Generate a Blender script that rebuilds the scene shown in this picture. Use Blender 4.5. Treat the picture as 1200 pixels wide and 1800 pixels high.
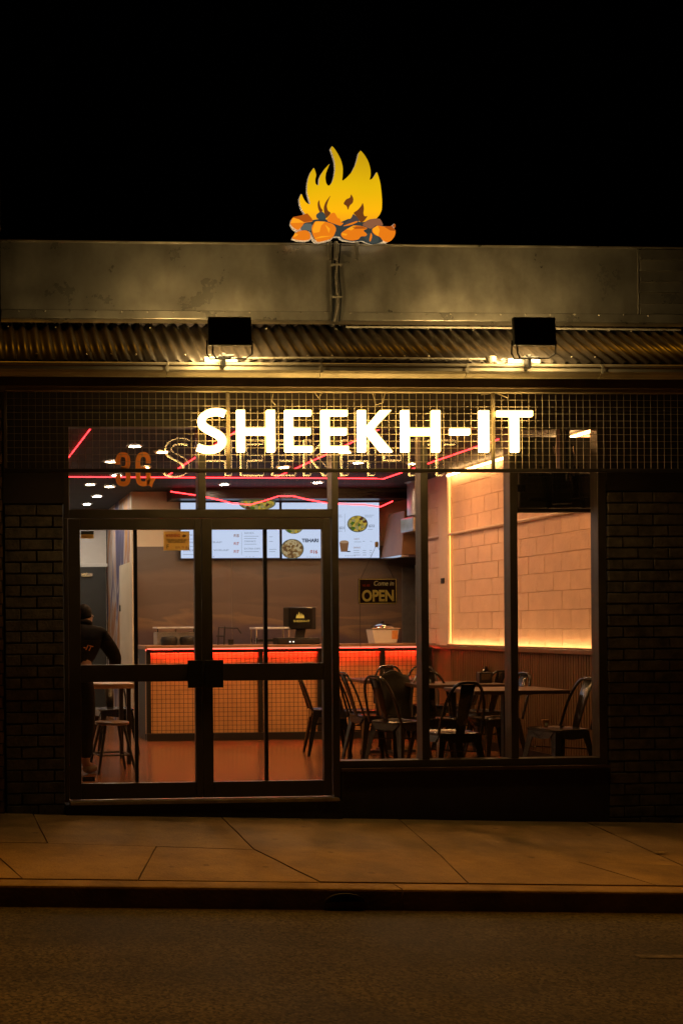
import bpy, bmesh, math, random
from mathutils import Vector, Matrix
random.seed(7)
R = math.radians
for o in list(bpy.data.objects): bpy.data.objects.remove(o)
scene = bpy.context.scene
C = scene.collection

# ------------------------------------------------------------------ camera, sky, exposure
CAM = Vector((-2.917, -8.83, 1.29)); YAW, ROLL = 0.057, 0.0075
F_PX, PX0, PY0 = 2093.0, 40.0, 1104.0           # focal length and principal point, in photograph pixels (1200 x 1800)
_f = Vector((math.sin(YAW), math.cos(YAW), 0)); _r0 = Vector((math.cos(YAW), -math.sin(YAW), 0)); _u0 = Vector((0, 0, 1))
_r = _r0*math.cos(ROLL) - _u0*math.sin(ROLL); _u = _u0*math.cos(ROLL) + _r0*math.sin(ROLL)
cam_d = bpy.data.cameras.new('camera'); cam = bpy.data.objects.new('camera', cam_d); C.objects.link(cam)
m = Matrix((_r, _u, -_f)).transposed().to_4x4(); m.translation = CAM; cam.matrix_world = m
cam_d.sensor_fit = 'VERTICAL'; cam_d.sensor_height = 36; cam_d.lens = F_PX/1800*36
cam_d.shift_x = (600-PX0)/1800; cam_d.shift_y = (PY0-900)/1800
cam_d.clip_start = 0.05; cam_d.clip_end = 500
scene.camera = cam

world = bpy.data.worlds.new('World'); scene.world = world; world.use_nodes = True
wn = world.node_tree.nodes; wl = world.node_tree.links
sky = wn.new('ShaderNodeTexSky'); sky.sky_type = 'NISHITA'; sky.sun_disc = False
sky.sun_elevation = R(-4); sky.sun_rotation = R(200); sky.air_density = 1.0; sky.dust_density = 4.0
bg = wn['Background']; bg.inputs['Strength'].default_value = 0.004
wl.new(sky.outputs['Color'], bg.inputs['Color'])

sun_d = bpy.data.lights.new('footpath_fill_sun', 'SUN'); sun_d.energy = .70; sun_d.color = (1.0, .38, .01); sun_d.angle = R(12)  # orange sun added to light footpath and road; no such lamp is seen
sun = bpy.data.objects.new('footpath_fill_sun', sun_d); C.objects.link(sun); sun.rotation_euler = (R(-6), R(3), 0)
scene.view_settings.view_transform = 'Standard'; scene.view_settings.look = 'None'
scene.view_settings.exposure = 0.0; scene.view_settings.gamma = 1.0; scene.view_settings.use_curve_mapping = False
scene.render.engine = 'CYCLES'
cy = scene.cycles
cy.use_denoising = True; cy.max_bounces = 8; cy.transparent_max_bounces = 24; cy.diffuse_bounces = 4; cy.glossy_bounces = 4
cy.sample_clamp_indirect = 40.0; cy.caustics_reflective = False; cy.caustics_refractive = False
cy.use_light_tree = True

# ------------------------------------------------------------------ surveying helpers: a sight line met with a plane of the place
def ray(x, y): return _f + _r*((x-PX0)/F_PX) - _u*((y-PY0)/F_PX)
def atY(x, y, Y=0.0):
    d = ray(x, y); return CAM + d*((Y-CAM.y)/d.y)
def atZ(x, y, Z):
    d = ray(x, y); return CAM + d*((Z-CAM.z)/d.z)
def atX(x, y, X):
    d = ray(x, y); return CAM + d*((X-CAM.x)/d.x)

# ------------------------------------------------------------------ materials
def N(nt, t, **k):
    n = nt.nodes.new(t)
    for a, v in k.items(): setattr(n, a, v)
    return n
MATS = {}
def mat(name, col, rough=0.5, metal=0.0, var=0.15, scale=8.0, bump=0.0, bscale=60.0, rvar=0.0, emis=None, estr=0.0, stretch=(1,1,1), col2=None, spec=0.5, coat=0.0):
    if name in MATS: return MATS[name]
    M = bpy.data.materials.new(name); M.use_nodes = True; nt = M.node_tree; b = nt.nodes['Principled BSDF']
    b.inputs['Roughness'].default_value = rough; b.inputs['Metallic'].default_value = metal
    b.inputs['Specular IOR Level'].default_value = spec; b.inputs['Coat Weight'].default_value = coat
    tc = N(nt, 'ShaderNodeTexCoord'); mp = N(nt, 'ShaderNodeMapping'); mp.inputs['Scale'].default_value = stretch
    nt.links.new(tc.outputs['Object'], mp.inputs['Vector'])
    oi = N(nt, 'ShaderNodeObjectInfo')
    nz = N(nt, 'ShaderNodeTexNoise'); nz.inputs['Scale'].default_value = scale; nz.inputs['Detail'].default_value = 6; nz.inputs['Roughness'].default_value = .65
    ad = N(nt, 'ShaderNodeVectorMath', operation='ADD'); mu = N(nt, 'ShaderNodeVectorMath', operation='SCALE')
    cb = N(nt, 'ShaderNodeCombineXYZ'); 
    for i in range(3): nt.links.new(oi.outputs['Random'], cb.inputs[i])
    nt.links.new(cb.outputs[0], mu.inputs[0]); mu.inputs['Scale'].default_value = 37.0
    nt.links.new(mp.outputs[0], ad.inputs[0]); nt.links.new(mu.outputs[0], ad.inputs[1])
    nt.links.new(ad.outputs[0], nz.inputs['Vector'])
    cr = N(nt, 'ShaderNodeValToRGB')
    c2 = col2 if col2 else tuple(c*(1-2*var) for c in col)
    hi = tuple(min(1, c*(1+var)) for c in col)
    cr.color_ramp.elements[0].position = .3; cr.color_ramp.elements[1].position = .7
    cr.color_ramp.elements[0].color = (*[max(0, c) for c in c2], 1); cr.color_ramp.elements[1].color = (*hi, 1)
    nt.links.new(nz.outputs['Fac'], cr.inputs['Fac'])
    nt.links.new(cr.outputs['Color'], b.inputs['Base Color'])
    if rvar:
        mr = N(nt, 'ShaderNodeMapRange'); mr.inputs['To Min'].default_value = max(.02, rough-rvar); mr.inputs['To Max'].default_value = rough+rvar
        mr.inputs['From Min'].default_value = .3; mr.inputs['From Max'].default_value = .7
        nt.links.new(nz.outputs['Fac'], mr.inputs['Value']); nt.links.new(mr.outputs[0], b.inputs['Roughness'])
    if bump:
        n2 = N(nt, 'ShaderNodeTexNoise'); n2.inputs['Scale'].default_value = bscale; n2.inputs['Detail'].default_value = 5
        nt.links.new(ad.outputs[0], n2.inputs['Vector'])
        bp = N(nt, 'ShaderNodeBump'); bp.inputs['Strength'].default_value = bump; bp.inputs['Distance'].default_value = .02
        nt.links.new(n2.outputs['Fac'], bp.inputs['Height']); nt.links.new(bp.outputs[0], b.inputs['Normal'])
    if emis:
        b.inputs['Emission Color'].default_value = (*emis, 1); b.inputs['Emission Strength'].default_value = estr
    MATS[name] = M; return M
def emit(name, col, s):
    if name in MATS: return MATS[name]
    M = bpy.data.materials.new(name); M.use_nodes = True; nt = M.node_tree; nt.nodes.clear()
    e = N(nt, 'ShaderNodeEmission'); e.inputs['Color'].default_value = (*col, 1); e.inputs['Strength'].default_value = s
    o = N(nt, 'ShaderNodeOutputMaterial'); nt.links.new(e.outputs[0], o.inputs['Surface'])
    MATS[name] = M; return M
def glass_mat():
    M = bpy.data.materials.new('window_glass'); M.use_nodes = True; nt = M.node_tree; nt.nodes.clear()
    t = N(nt, 'ShaderNodeBsdfTransparent'); t.inputs['Color'].default_value = (.93, .94, .93, 1)
    g = N(nt, 'ShaderNodeBsdfGlossy'); g.inputs['Roughness'].default_value = .0
    fr = N(nt, 'ShaderNodeFresnel'); fr.inputs['IOR'].default_value = 1.5
    ge = N(nt, 'ShaderNodeNewGeometry'); io = N(nt, 'ShaderNodeMapRange'); io.inputs['To Min'].default_value = 1.52; io.inputs['To Max'].default_value = 1/1.52
    nt.links.new(ge.outputs['Backfacing'], io.inputs['Value']); nt.links.new(io.outputs[0], fr.inputs['IOR'])
    mx = N(nt, 'ShaderNodeMixShader'); o = N(nt, 'ShaderNodeOutputMaterial')
    nt.links.new(fr.outputs[0], mx.inputs[0]); nt.links.new(t.outputs[0], mx.inputs[1]); nt.links.new(g.outputs[0], mx.inputs[2])
    nt.links.new(mx.outputs[0], o.inputs['Surface'])
    return M
GLASS = glass_mat()

# ------------------------------------------------------------------ mesh helpers
class MB:
    def __init__(s): s.v = []; s.f = []; s.m = []
    def add(s, vs, fs, mi=0):
        o = len(s.v); s.v += [tuple(v) for v in vs]; s.f += [tuple(i+o for i in f) for f in fs]; s.m += [mi]*len(fs); return s
    def box(s, a, b, mi=0):
        x0, y0, z0 = [min(p, q) for p, q in zip(a, b)]; x1, y1, z1 = [max(p, q) for p, q in zip(a, b)]
        return s.add([(x0,y0,z0),(x1,y0,z0),(x1,y1,z0),(x0,y1,z0),(x0,y0,z1),(x1,y0,z1),(x1,y1,z1),(x0,y1,z1)],
                     [(0,3,2,1),(4,5,6,7),(0,1,5,4),(1,2,6,5),(2,3,7,6),(3,0,4,7)], mi)
    def prism(s, pts, y0, y1, mi=0, side=None, back=None):      # polygon in XZ, extruded along Y (y0 = front)
        n = len(pts); A = sum(pts[i][0]*pts[(i+1)%n][1]-pts[(i+1)%n][0]*pts[i][1] for i in range(n))
        if A < 0: pts = pts[::-1]
        side = mi if side is None else side; back = side if back is None else back
        vs = [(p[0], y0, p[1]) for p in pts] + [(p[0], y1, p[1]) for p in pts]
        s.add(vs, [tuple(range(n))], mi); o = len(s.v)-2*n
        s.f.append(tuple(o+n+i for i in range(n-1, -1, -1))); s.m.append(back)
        for i in range(n):
            j = (i+1) % n; s.f.append((o+i, o+n+i, o+n+j, o+j)); s.m.append(side)
        return s
    def flat(s, pts, y, mi=0): return s.add([(p[0], y, p[1]) for p in pts], [tuple(range(len(pts)))], mi)
    def tube(s, path, r, n=8, mi=0, closed=False, cap=True):
        P = [Vector(p) for p in path]; L = len(P); rs = r if isinstance(r, (list, tuple)) else [r]*L
        rings = []; up = Vector((0, 0, 1)); prev = None
        for i, p in enumerate(P):
            if closed: t = P[(i+1) % L]-P[i-1]
            else: t = (P[min(i+1, L-1)]-P[max(i-1, 0)])
            t.normalize()
            if prev is None:
                a = up if abs(t.z) < .9 else Vector((1, 0, 0)); q = t.cross(a).normalized()
            else:
                q = (prev - t*prev.dot(t)); q = q.normalized() if q.length > 1e-6 else t.orthogonal().normalized()
            prev = q; w = t.cross(q)
            rings.append([p + (q*math.cos(2*math.pi*k/n)+w*math.sin(2*math.pi*k/n))*rs[i] for k in range(n)])
        vs = [v for g in rings for v in g]; fs = []
        for i in range(L if closed else L-1):
            j = (i+1) % L
            for k in range(n): k2 = (k+1) % n; fs.append((i*n+k, i*n+k2, j*n+k2, j*n+k))
        if cap and not closed: fs += [tuple(range(n-1, -1, -1)), tuple((L-1)*n+k for k in range(n))]
        return s.add(vs, fs, mi)
    def lathe(s, prof, n=20, c=(0, 0, 0), mi=0):                  # profile (r, z) about vertical axis
        vs = []; fs = []
        for (r, z) in prof:
            for k in range(n): a = 2*math.pi*k/n; vs.append((c[0]+r*math.cos(a), c[1]+r*math.sin(a), c[2]+z))
        for i in range(len(prof)-1):
            for k in range(n): k2 = (k+1) % n; fs.append((i*n+k, i*n+k2, (i+1)*n+k2, (i+1)*n+k))
        fs += [tuple(range(n-1, -1, -1)), tuple((len(prof)-1)*n+k for k in range(n))]
        return s.add(vs, fs, mi)
    def bar(s, a, b, w, h=None, mi=0):                             # rectangular bar between two points
        a = Vector(a); b = Vector(b); h = h or w; t = (b-a).normalized()
        q = t.cross(Vector((0, 0, 1)) if abs(t.z) < .95 else Vector((0, 1, 0))).normalized(); u = q.cross(t)
        vs = []
        for p in (a, b): vs += [p-q*w/2-u*h/2, p+q*w/2-u*h/2, p+q*w/2+u*h/2, p-q*w/2+u*h/2]
        return s.add(vs, [(3,2,1,0),(4,5,6,7),(0,1,5,4),(1,2,6,5),(2,3,7,6),(3,0,4,7)], mi)
    def mesh(s, name):
        me = bpy.data.meshes.new(name); me.from_pydata(s.v, [], s.f)
        for p, i in zip(me.polygons, s.m): p.material_index = i
        me.update(); return me
    def build(s, name, mats, parent=None, bevel=0, smooth=False, loc=None, fixn=False):
        me = s.mesh(name)
        if fixn:
            bm = bmesh.new(); bm.from_mesh(me); bmesh.ops.recalc_face_normals(bm, faces=bm.faces); bm.to_mesh(me); bm.free()
        return link(name, me, mats, parent, bevel, smooth, loc)
def link(name, me, mats, parent=None, bevel=0, smooth=False, loc=None):
    if mats is not None and not me.materials:
        for k in (mats if isinstance(mats, (list, tuple)) else [mats]): me.materials.append(k)
    o = bpy.data.objects.new(name, me); C.objects.link(o); o.parent = parent
    if loc is not None: o.location = loc
    if smooth:
        for p in me.polygons: p.use_smooth = True
        if smooth != 'all': me.set_sharp_from_angle(angle=R(40))
    if bevel:
        b = o.modifiers.new('bevel', 'BEVEL'); b.width = bevel; b.segments = 2; b.limit_method = 'ANGLE'; b.angle_limit = R(40)
    return o
def tag(o, label=None, cat=None, group=None, kind=None):
    if label: o['label'] = label
    if cat: o['category'] = cat
    if group: o['group'] = group
    if kind: o['kind'] = kind
    return o
def empty(name, loc=(0, 0, 0), rz=0, label=None, cat=None, group=None, parent=None, kind=None):
    o = bpy.data.objects.new(name, None); C.objects.link(o); o.location = loc; o.rotation_euler = (0, 0, rz); o.parent = parent
    o.empty_display_size = .1
    return tag(o, label, cat, group, kind)
def copy_tree(o, parent=None):
    c = o.copy(); C.objects.link(c); c.parent = parent
    for ch in list(o.children): copy_tree(ch, c)
    return c
def boxo(name, a, b, m_, parent=None, bevel=0): return MB().box(a, b).build(name, m_, parent, bevel)
def text(name, body, size, m_, parent=None, loc=(0, 0, 0), rot=(R(90), 0, 0), bold=0.0, shear=0, align='LEFT', width=None, ext=0.0008):
    cu = bpy.data.curves.new(name, 'FONT'); cu.body = body; cu.size = size; cu.offset = bold; cu.extrude = ext; cu.shear = shear; cu.align_x = align
    cu.resolution_u = 4
    t = bpy.data.objects.new(name, cu); C.objects.link(t); bpy.context.view_layer.update()
    me = bpy.data.meshes.new_from_object(t.evaluated_get(bpy.context.evaluated_depsgraph_get())); bpy.data.objects.remove(t)
    me.name = name; me.materials.clear()
    if width and len(me.vertices):
        xs = [v.co.x for v in me.vertices]; w = max(xs)-min(xs); k = width/w
        for v in me.vertices: v.co.x *= k
    o = link(name, me, m_, parent); o.location = loc; o.rotation_euler = rot
    return o

# ------------------------------------------------------------------ palette
FRAME = mat('frame_bronze', (.044, .035, .026), .38, .0, .12, 5, .03, 30, .06)
BRICK = mat('brick_painted', (.095, .077, .060), .62, 0, .32, 9, .35, 45)
MORTAR = mat('mortar_dark', (.020, .017, .015), .9, 0, .2, 30, .4, 90)
CLAD = mat('cladding_dark', (.022, .013, .011), .7, 0, .25, 4, .1, 20)
PLINTH = mat('plinth_paint', (.022, .014, .012), .6, 0, .3, 4, .15, 25)
GALV = None
STEELBLACK = mat('chair_black', (.012, .011, .010), .22, .0, .2, 6, .03, 25, .06, coat=.3)
BLACK = mat('black_plastic', (.010, .010, .010), .45, 0, .15, 20)
WIRE = mat('wire_galvanised', (.42, .37, .28), .45, .4, .2, 30)
WIREBLK = mat('wire_black', (.02, .017, .014), .5, .3, .2, 30)
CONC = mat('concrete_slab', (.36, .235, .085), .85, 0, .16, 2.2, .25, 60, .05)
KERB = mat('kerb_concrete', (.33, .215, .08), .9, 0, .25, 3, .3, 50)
WOOD = mat('table_wood', (.060, .028, .014), .42, 0, .3, 5, .06, 30, .08, stretch=(1, 8, 8))
CREAM = mat('cream_paint', (.62, .54, .40), .6, 0, .06, 3, .03, 30)
WHITE = mat('white_paint', (.70, .68, .64), .55, 0, .05, 3, .03, 30)
WARMLED = emit('led_warm', (1.0, .55, .20), 46.0)
REDLED = emit('led_red', (1.0, .022, .026), 13.0)
CHROME = mat('chrome', (.7, .7, .68), .12, 1, .05, 10)

def vinyl(name, col):
    M = bpy.data.materials.new(name); M.use_nodes = True; nt = M.node_tree; nt.nodes.clear()
    d = N(nt, 'ShaderNodeBsdfDiffuse'); t = N(nt, 'ShaderNodeBsdfTranslucent'); mx = N(nt, 'ShaderNodeMixShader'); mx.inputs[0].default_value = .25
    nz = N(nt, 'ShaderNodeTexNoise'); nz.inputs['Scale'].default_value = 30
    mc = N(nt, 'ShaderNodeMixRGB', blend_type='MULTIPLY'); mc.inputs['Fac'].default_value = .15; mc.inputs['Color1'].default_value = (*col, 1); nt.links.new(nz.outputs['Color'], mc.inputs['Color2'])
    for n_ in (d, t): nt.links.new(mc.outputs[0], n_.inputs['Color'])
    nt.links.new(d.outputs[0], mx.inputs[1]); nt.links.new(t.outputs[0], mx.inputs[2])
    o = N(nt, 'ShaderNodeOutputMaterial'); nt.links.new(mx.outputs[0], o.inputs['Surface']); MATS[name] = M; return M
# weathered galvanised sheet: stains, dents, scratches
def galv(name, base, rough, metal):
    M = mat(name, base, rough, metal, .16, 3.0, .10, 5.0, .10)
    nt = M.node_tree; b = nt.nodes['Principled BSDF']
    cur = b.inputs['Base Color'].links[0].from_socket
    tc = N(nt, 'ShaderNodeTexCoord'); mp = N(nt, 'ShaderNodeMapping'); mp.inputs['Scale'].default_value = (2.2, 1, 1.1)
    nt.links.new(tc.outputs['Object'], mp.inputs['Vector'])
    st = N(nt, 'ShaderNodeTexNoise'); st.inputs['Scale'].default_value = 2.5; st.inputs['Detail'].default_value = 8
    nt.links.new(mp.outputs[0], st.inputs['Vector'])
    cr = N(nt, 'ShaderNodeValToRGB'); cr.color_ramp.elements[0].position = .42; cr.color_ramp.elements[0].color = (1, 1, 1, 1)
    cr.color_ramp.elements[1].position = .85; cr.color_ramp.elements[1].color = (.55, .53, .50, 1)
    nt.links.new(st.outputs['Fac'], cr.inputs['Fac'])
    # small pale scuffs
    vo = N(nt, 'ShaderNodeTexNoise'); vo.inputs['Scale'].default_value = 26; vo.inputs['Detail'].default_value = 3
    nt.links.new(tc.outputs['Object'], vo.inputs['Vector'])
    c2 = N(nt, 'ShaderNodeValToRGB'); c2.color_ramp.elements[0].position = .73; c2.color_ramp.elements[0].color = (0, 0, 0, 1)
    c2.color_ramp.elements[1].position = .80; c2.color_ramp.elements[1].color = (.15, .15, .15, 1)
    nt.links.new(vo.outputs['Fac'], c2.inputs['Fac'])
    mx = N(nt, 'ShaderNodeMixRGB', blend_type='MULTIPLY'); mx.inputs['Fac'].default_value = 1
    nt.links.new(cur, mx.inputs['Color1']); nt.links.new(cr.outputs['Color'], mx.inputs['Color2'])
    m2 = N(nt, 'ShaderNodeMixRGB'); m2.inputs['Color2'].default_value = (.62, .58, .50, 1)
    nt.links.new(c2.outputs['Color'], m2.inputs['Fac']); nt.links.new(mx.outputs[0], m2.inputs['Color1'])
    nt.links.new(m2.outputs[0], b.inputs['Base Color'])
    return M
GALV = galv('galvanised_sheet', (.42, .385, .31), .33, .7)
ROOFMETAL = galv('roof_sheet', (.060, .050, .040), .40, .35)
GUTTER = mat('gutter_metal', (.45, .40, .30), .38, .35, .12, 4, .05, 12, .06)

# ------------------------------------------------------------------ ground: road, kerb, footpath
def plane_from(p, q, r_):
    n = (q-p).cross(r_-p); n.normalize(); return p, n
YK = -2.10
foot = plane_from(atY(0, 1430, -.05), atY(1200, 1447, -.05), atY(600, 1562, YK))
def on(pl, x, y):
    d = ray(x, y); p, n = pl; return CAM + d*((p-CAM).dot(n)/d.dot(n))
def zof(pl, X, Y):
    p, n = pl; return p.z - ((X-p.x)*n.x + (Y-p.y)*n.y)/n.z
FX = lambda X, Y: Vector((X, Y, zof(foot, X, Y)))
KH = .122
slope = (FX(1, 0)-FX(0, 0)).z
zr = lambda X, Y: zof(foot, X, YK)-KH + (.012*(YK-Y) if Y < YK else 0)
# road
asph = mat('asphalt', (.085, .072, .050), .8, 0, .35, .5, .5, 160, .08)
nt = asph.node_tree; b = nt.nodes['Principled BSDF']; cur = b.inputs['Base Color'].links[0].from_socket
tc = N(nt, 'ShaderNodeTexCoord'); vo = N(nt, 'ShaderNodeTexVoronoi'); vo.inputs['Scale'].default_value = 75
nt.links.new(tc.outputs['Object'], vo.inputs['Vector'])
cr = N(nt, 'ShaderNodeValToRGB'); cr.color_ramp.elements[0].position = .1; cr.color_ramp.elements[0].color = (.25, .25, .25, 1); cr.color_ramp.elements[1].position = .9; cr.color_ramp.elements[1].color = (2.3, 2.2, 1.9, 1)
nt.links.new(vo.outputs['Color'], cr.inputs['Fac'])
mx = N(nt, 'ShaderNodeMixRGB', blend_type='MULTIPLY'); mx.inputs['Fac'].default_value = 1
nt.links.new(cur, mx.inputs['Color1']); nt.links.new(cr.outputs[0], mx.inputs['Color2']); nt.links.new(mx.outputs[0], b.inputs['Base Color'])
def grime(M):
    nt = M.node_tree; b = nt.nodes['Principled BSDF']; cur = b.inputs['Base Color'].links[0].from_socket
    ge = N(nt, 'ShaderNodeNewGeometry'); mp = N(nt, 'ShaderNodeMapping'); nt.links.new(ge.outputs['Position'], mp.inputs['Vector'])
    v = N(nt, 'ShaderNodeTexVoronoi'); v.inputs['Scale'].default_value = 4.2; v.inputs['Randomness'].default_value = 1; nt.links.new(mp.outputs[0], v.inputs['Vector'])
    r1 = N(nt, 'ShaderNodeValToRGB'); r1.color_ramp.elements[0].position = .07; r1.color_ramp.elements[0].color = (.62, .60, .58, 1); r1.color_ramp.elements[1].position = .11; r1.color_ramp.elements[1].color = (1, 1, 1, 1); nt.links.new(v.outputs['Distance'], r1.inputs['Fac'])
    n1 = N(nt, 'ShaderNodeTexNoise'); n1.inputs['Scale'].default_value = 1.1; n1.inputs['Detail'].default_value = 9; n1.inputs['Roughness'].default_value = .7; nt.links.new(mp.outputs[0], n1.inputs['Vector'])
    r2 = N(nt, 'ShaderNodeValToRGB'); r2.color_ramp.elements[0].position = .36; r2.color_ramp.elements[0].color = (.62, .60, .58, 1); r2.color_ramp.elements[1].position = .62; r2.color_ramp.elements[1].color = (1.1, 1.1, 1.08, 1); nt.links.new(n1.outputs['Fac'], r2.inputs['Fac'])
    n3 = N(nt, 'ShaderNodeTexNoise'); n3.inputs['Scale'].default_value = 170; n3.inputs['Detail'].default_value = 2; nt.links.new(mp.outputs[0], n3.inputs['Vector'])
    r3 = N(nt, 'ShaderNodeValToRGB'); r3.color_ramp.elements[0].position = .3; r3.color_ramp.elements[0].color = (.7, .7, .7, 1); r3.color_ramp.elements[1].position = .7; r3.color_ramp.elements[1].color = (1.15, 1.15, 1.15, 1); nt.links.new(n3.outputs['Fac'], r3.inputs['Fac'])
    for r_ in (r1, r2, r3):
        m_ = N(nt, 'ShaderNodeMixRGB', blend_type='MULTIPLY'); m_.inputs['Fac'].default_value = 1; nt.links.new(cur, m_.inputs['Color1']); nt.links.new(r_.outputs[0], m_.inputs['Color2']); cur = m_.outputs[0]
    nt.links.new(cur, b.inputs['Base Color'])
grime(CONC)
n4 = N(nt, 'ShaderNodeTexNoise'); n4.inputs['Scale'].default_value = .55; n4.inputs['Detail'].default_value = 7; n4.inputs['Roughness'].default_value = .65
mp4 = N(nt, 'ShaderNodeMapping'); mp4.inputs['Scale'].default_value = (.45, 1.6, 1); nt.links.new(tc.outputs['Object'], mp4.inputs['Vector']); nt.links.new(mp4.outputs[0], n4.inputs['Vector'])
r4 = N(nt, 'ShaderNodeValToRGB'); r4.color_ramp.elements[0].position = .38; r4.color_ramp.elements[0].color = (.55, .55, .55, 1); r4.color_ramp.elements[1].position = .6; r4.color_ramp.elements[1].color = (1.15, 1.15, 1.15, 1); nt.links.new(n4.outputs['Fac'], r4.inputs['Fac'])
m4 = N(nt, 'ShaderNodeMixRGB', blend_type='MULTIPLY'); m4.inputs['Fac'].default_value = 1; nt.links.new(mx.outputs[0], m4.inputs['Color1']); nt.links.new(r4.outputs[0], m4.inputs['Color2']); nt.links.new(m4.outputs[0], b.inputs['Base Color'])
xs = [-60, 60]; ys = [YK, -30, -80]
mb = MB(); mb.add([(x, y, zr(x, y)) for y in ys for x in xs], [(0, 2, 3, 1), (2, 4, 5, 3)])
tag(mb.build('road', asph), kind='structure')
# subgrade under the footpath (shows in the joints) and the footpath slabs
foot_o = MB().add([FX(x, y)-Vector((0, 0, .016)) for x, y in ((-60, YK+.16), (60, YK+.16), (60, .3), (-60, .3))], [(0, 1, 2, 3)]).build('footpath', mat('joint_dirt', (.02, .016, .012), .95, 0, .3, 20))
tag(foot_o, kind='structure')
kb = YK+.15
def F2(x, y): p = on(foot, x, y); return (p.x, p.y)
mid = [(-14, None), (84, 1482), (447, 1493), (772, 1502), (1200, 1522)]
M0 = F2(84, 1482); M1 = F2(275, 1487.5); M2 = F2(447, 1493); M3 = F2(772, 1502); M4 = F2(1015, 1515); M5 = F2(1200, 1522)
def wl_(x, y): p = F2(x, y); return (p[0], -.045)
def kl_(x, y): p = F2(x, y); return (p[0], kb)
Wa, Wb, Wc, Wd = wl_(60, 1434), wl_(392, 1438), wl_(703, 1441), wl_(1035, 1447)
Ka, Kb, Kc, Kd, Ke = kl_(40, 1545), kl_(243, 1546), kl_(560, 1548), kl_(828, 1556), kl_(1165, 1562)
ML = (-4.2, M0[1]+.02); MR = (M5[0]+1.6, M5[1]-.03)
slabs = [[(-4.2, -.045), Wa, M0, ML], [Wa, Wb, M2, M1, M0], [Wb, Wc, M3, M2], [Wc, Wd, M5, M4, M3], [Wd, (MR[0], -.045), MR, M5],
         [ML, (-2.75, ML[1]), Ka, (-4.2, kb)], [(-2.75, ML[1]), M0, M1, Kb, Ka], [M1, M2, Kc, Kb], [M2, M3, Kd, Kc], [M3, M4, Ke, Kd], [M4, M5, MR, (MR[0], kb), Ke]]
for i in range(1, 5):
    for s_, x0 in ((-1, -4.2), (1, MR[0])):
        a, b_ = x0+s_*(i-1)*2.4, x0+s_*i*2.4
        slabs.append([(a, -.045), (b_, -.045), (b_, kb), (a, kb)])
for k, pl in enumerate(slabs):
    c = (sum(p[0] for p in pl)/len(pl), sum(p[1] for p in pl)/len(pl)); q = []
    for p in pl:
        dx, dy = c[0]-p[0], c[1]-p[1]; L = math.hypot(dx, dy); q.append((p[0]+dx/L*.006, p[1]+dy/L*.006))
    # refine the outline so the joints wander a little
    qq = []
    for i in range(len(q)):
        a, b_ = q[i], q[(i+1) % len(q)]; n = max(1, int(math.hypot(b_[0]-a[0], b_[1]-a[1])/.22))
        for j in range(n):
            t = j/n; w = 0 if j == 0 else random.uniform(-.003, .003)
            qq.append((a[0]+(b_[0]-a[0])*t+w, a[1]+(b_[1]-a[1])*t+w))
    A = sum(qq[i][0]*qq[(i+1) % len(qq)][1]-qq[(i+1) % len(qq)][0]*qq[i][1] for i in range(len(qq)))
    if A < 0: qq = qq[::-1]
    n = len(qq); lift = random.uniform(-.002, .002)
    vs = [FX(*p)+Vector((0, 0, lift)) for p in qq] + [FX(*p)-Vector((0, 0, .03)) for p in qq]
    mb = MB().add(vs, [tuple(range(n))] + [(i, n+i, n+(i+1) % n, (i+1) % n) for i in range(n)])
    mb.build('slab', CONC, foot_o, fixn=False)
# kerb
kerb = empty('kerb', kind='structure'); 
cuts = [-14, -9, -5.6, -3.35, atY(-200, 1565, YK).x, atY(707, 1565, YK).x, atY(1500, 1580, YK).x, 5.5, 9, 14]
cuts = sorted(cuts)
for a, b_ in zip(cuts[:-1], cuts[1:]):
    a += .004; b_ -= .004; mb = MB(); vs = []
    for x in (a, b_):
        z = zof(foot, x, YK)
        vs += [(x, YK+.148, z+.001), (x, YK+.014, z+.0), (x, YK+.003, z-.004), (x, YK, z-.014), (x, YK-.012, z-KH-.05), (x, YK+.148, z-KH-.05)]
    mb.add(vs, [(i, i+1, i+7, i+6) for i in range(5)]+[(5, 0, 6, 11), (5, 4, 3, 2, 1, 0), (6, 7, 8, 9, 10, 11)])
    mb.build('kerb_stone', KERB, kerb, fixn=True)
# gutter outlet in the kerb face
p = atY(605, 1589, YK-.01)
o = empty('kerb_drain_outlet', (p.x, YK-.012, p.z), label='small dark stormwater outlet set into the kerb face', cat='drain')
mb = MB()
ang = [math.pi*k/10 for k in range(11)]
outer = [(.115*math.cos(a), .05*math.sin(a)+.012) for a in ang]; inner = [(.085*math.cos(a), .034*math.sin(a)+.012) for a in ang]
ring = []
for i in range(10): mb.prism([outer[i], outer[i+1], inner[i+1], inner[i]], -.012, .02)
mb.build('surround', mat('cast_iron', (.06, .055, .05), .6, .5, .2, 20), o)
MB().prism(inner, .0, .02).build('grille', mat('drain_dark', (.006, .005, .005), .9), o)
# pale road line at right
p0, p1 = (on(plane_from(Vector((0, YK, zr(0, YK))), Vector((1, YK, zr(1, YK))), Vector((0, -6, zr(0, -6)))), x, 1682) for x in (1118, 1330))
mb = MB(); vs = [(p0.x, p0.y-.03), (p1.x+2, p0.y-.03), (p1.x+2, p0.y+.03), (p0.x, p0.y+.03)]
mb.add([(x, y, zr(x, y)+.004) for x, y in vs], [(0, 1, 2, 3)])
tag(mb.build('road_marking', mat('worn_line', (.17, .14, .09), .8, 0, .45, 14)), kind='structure')
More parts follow.
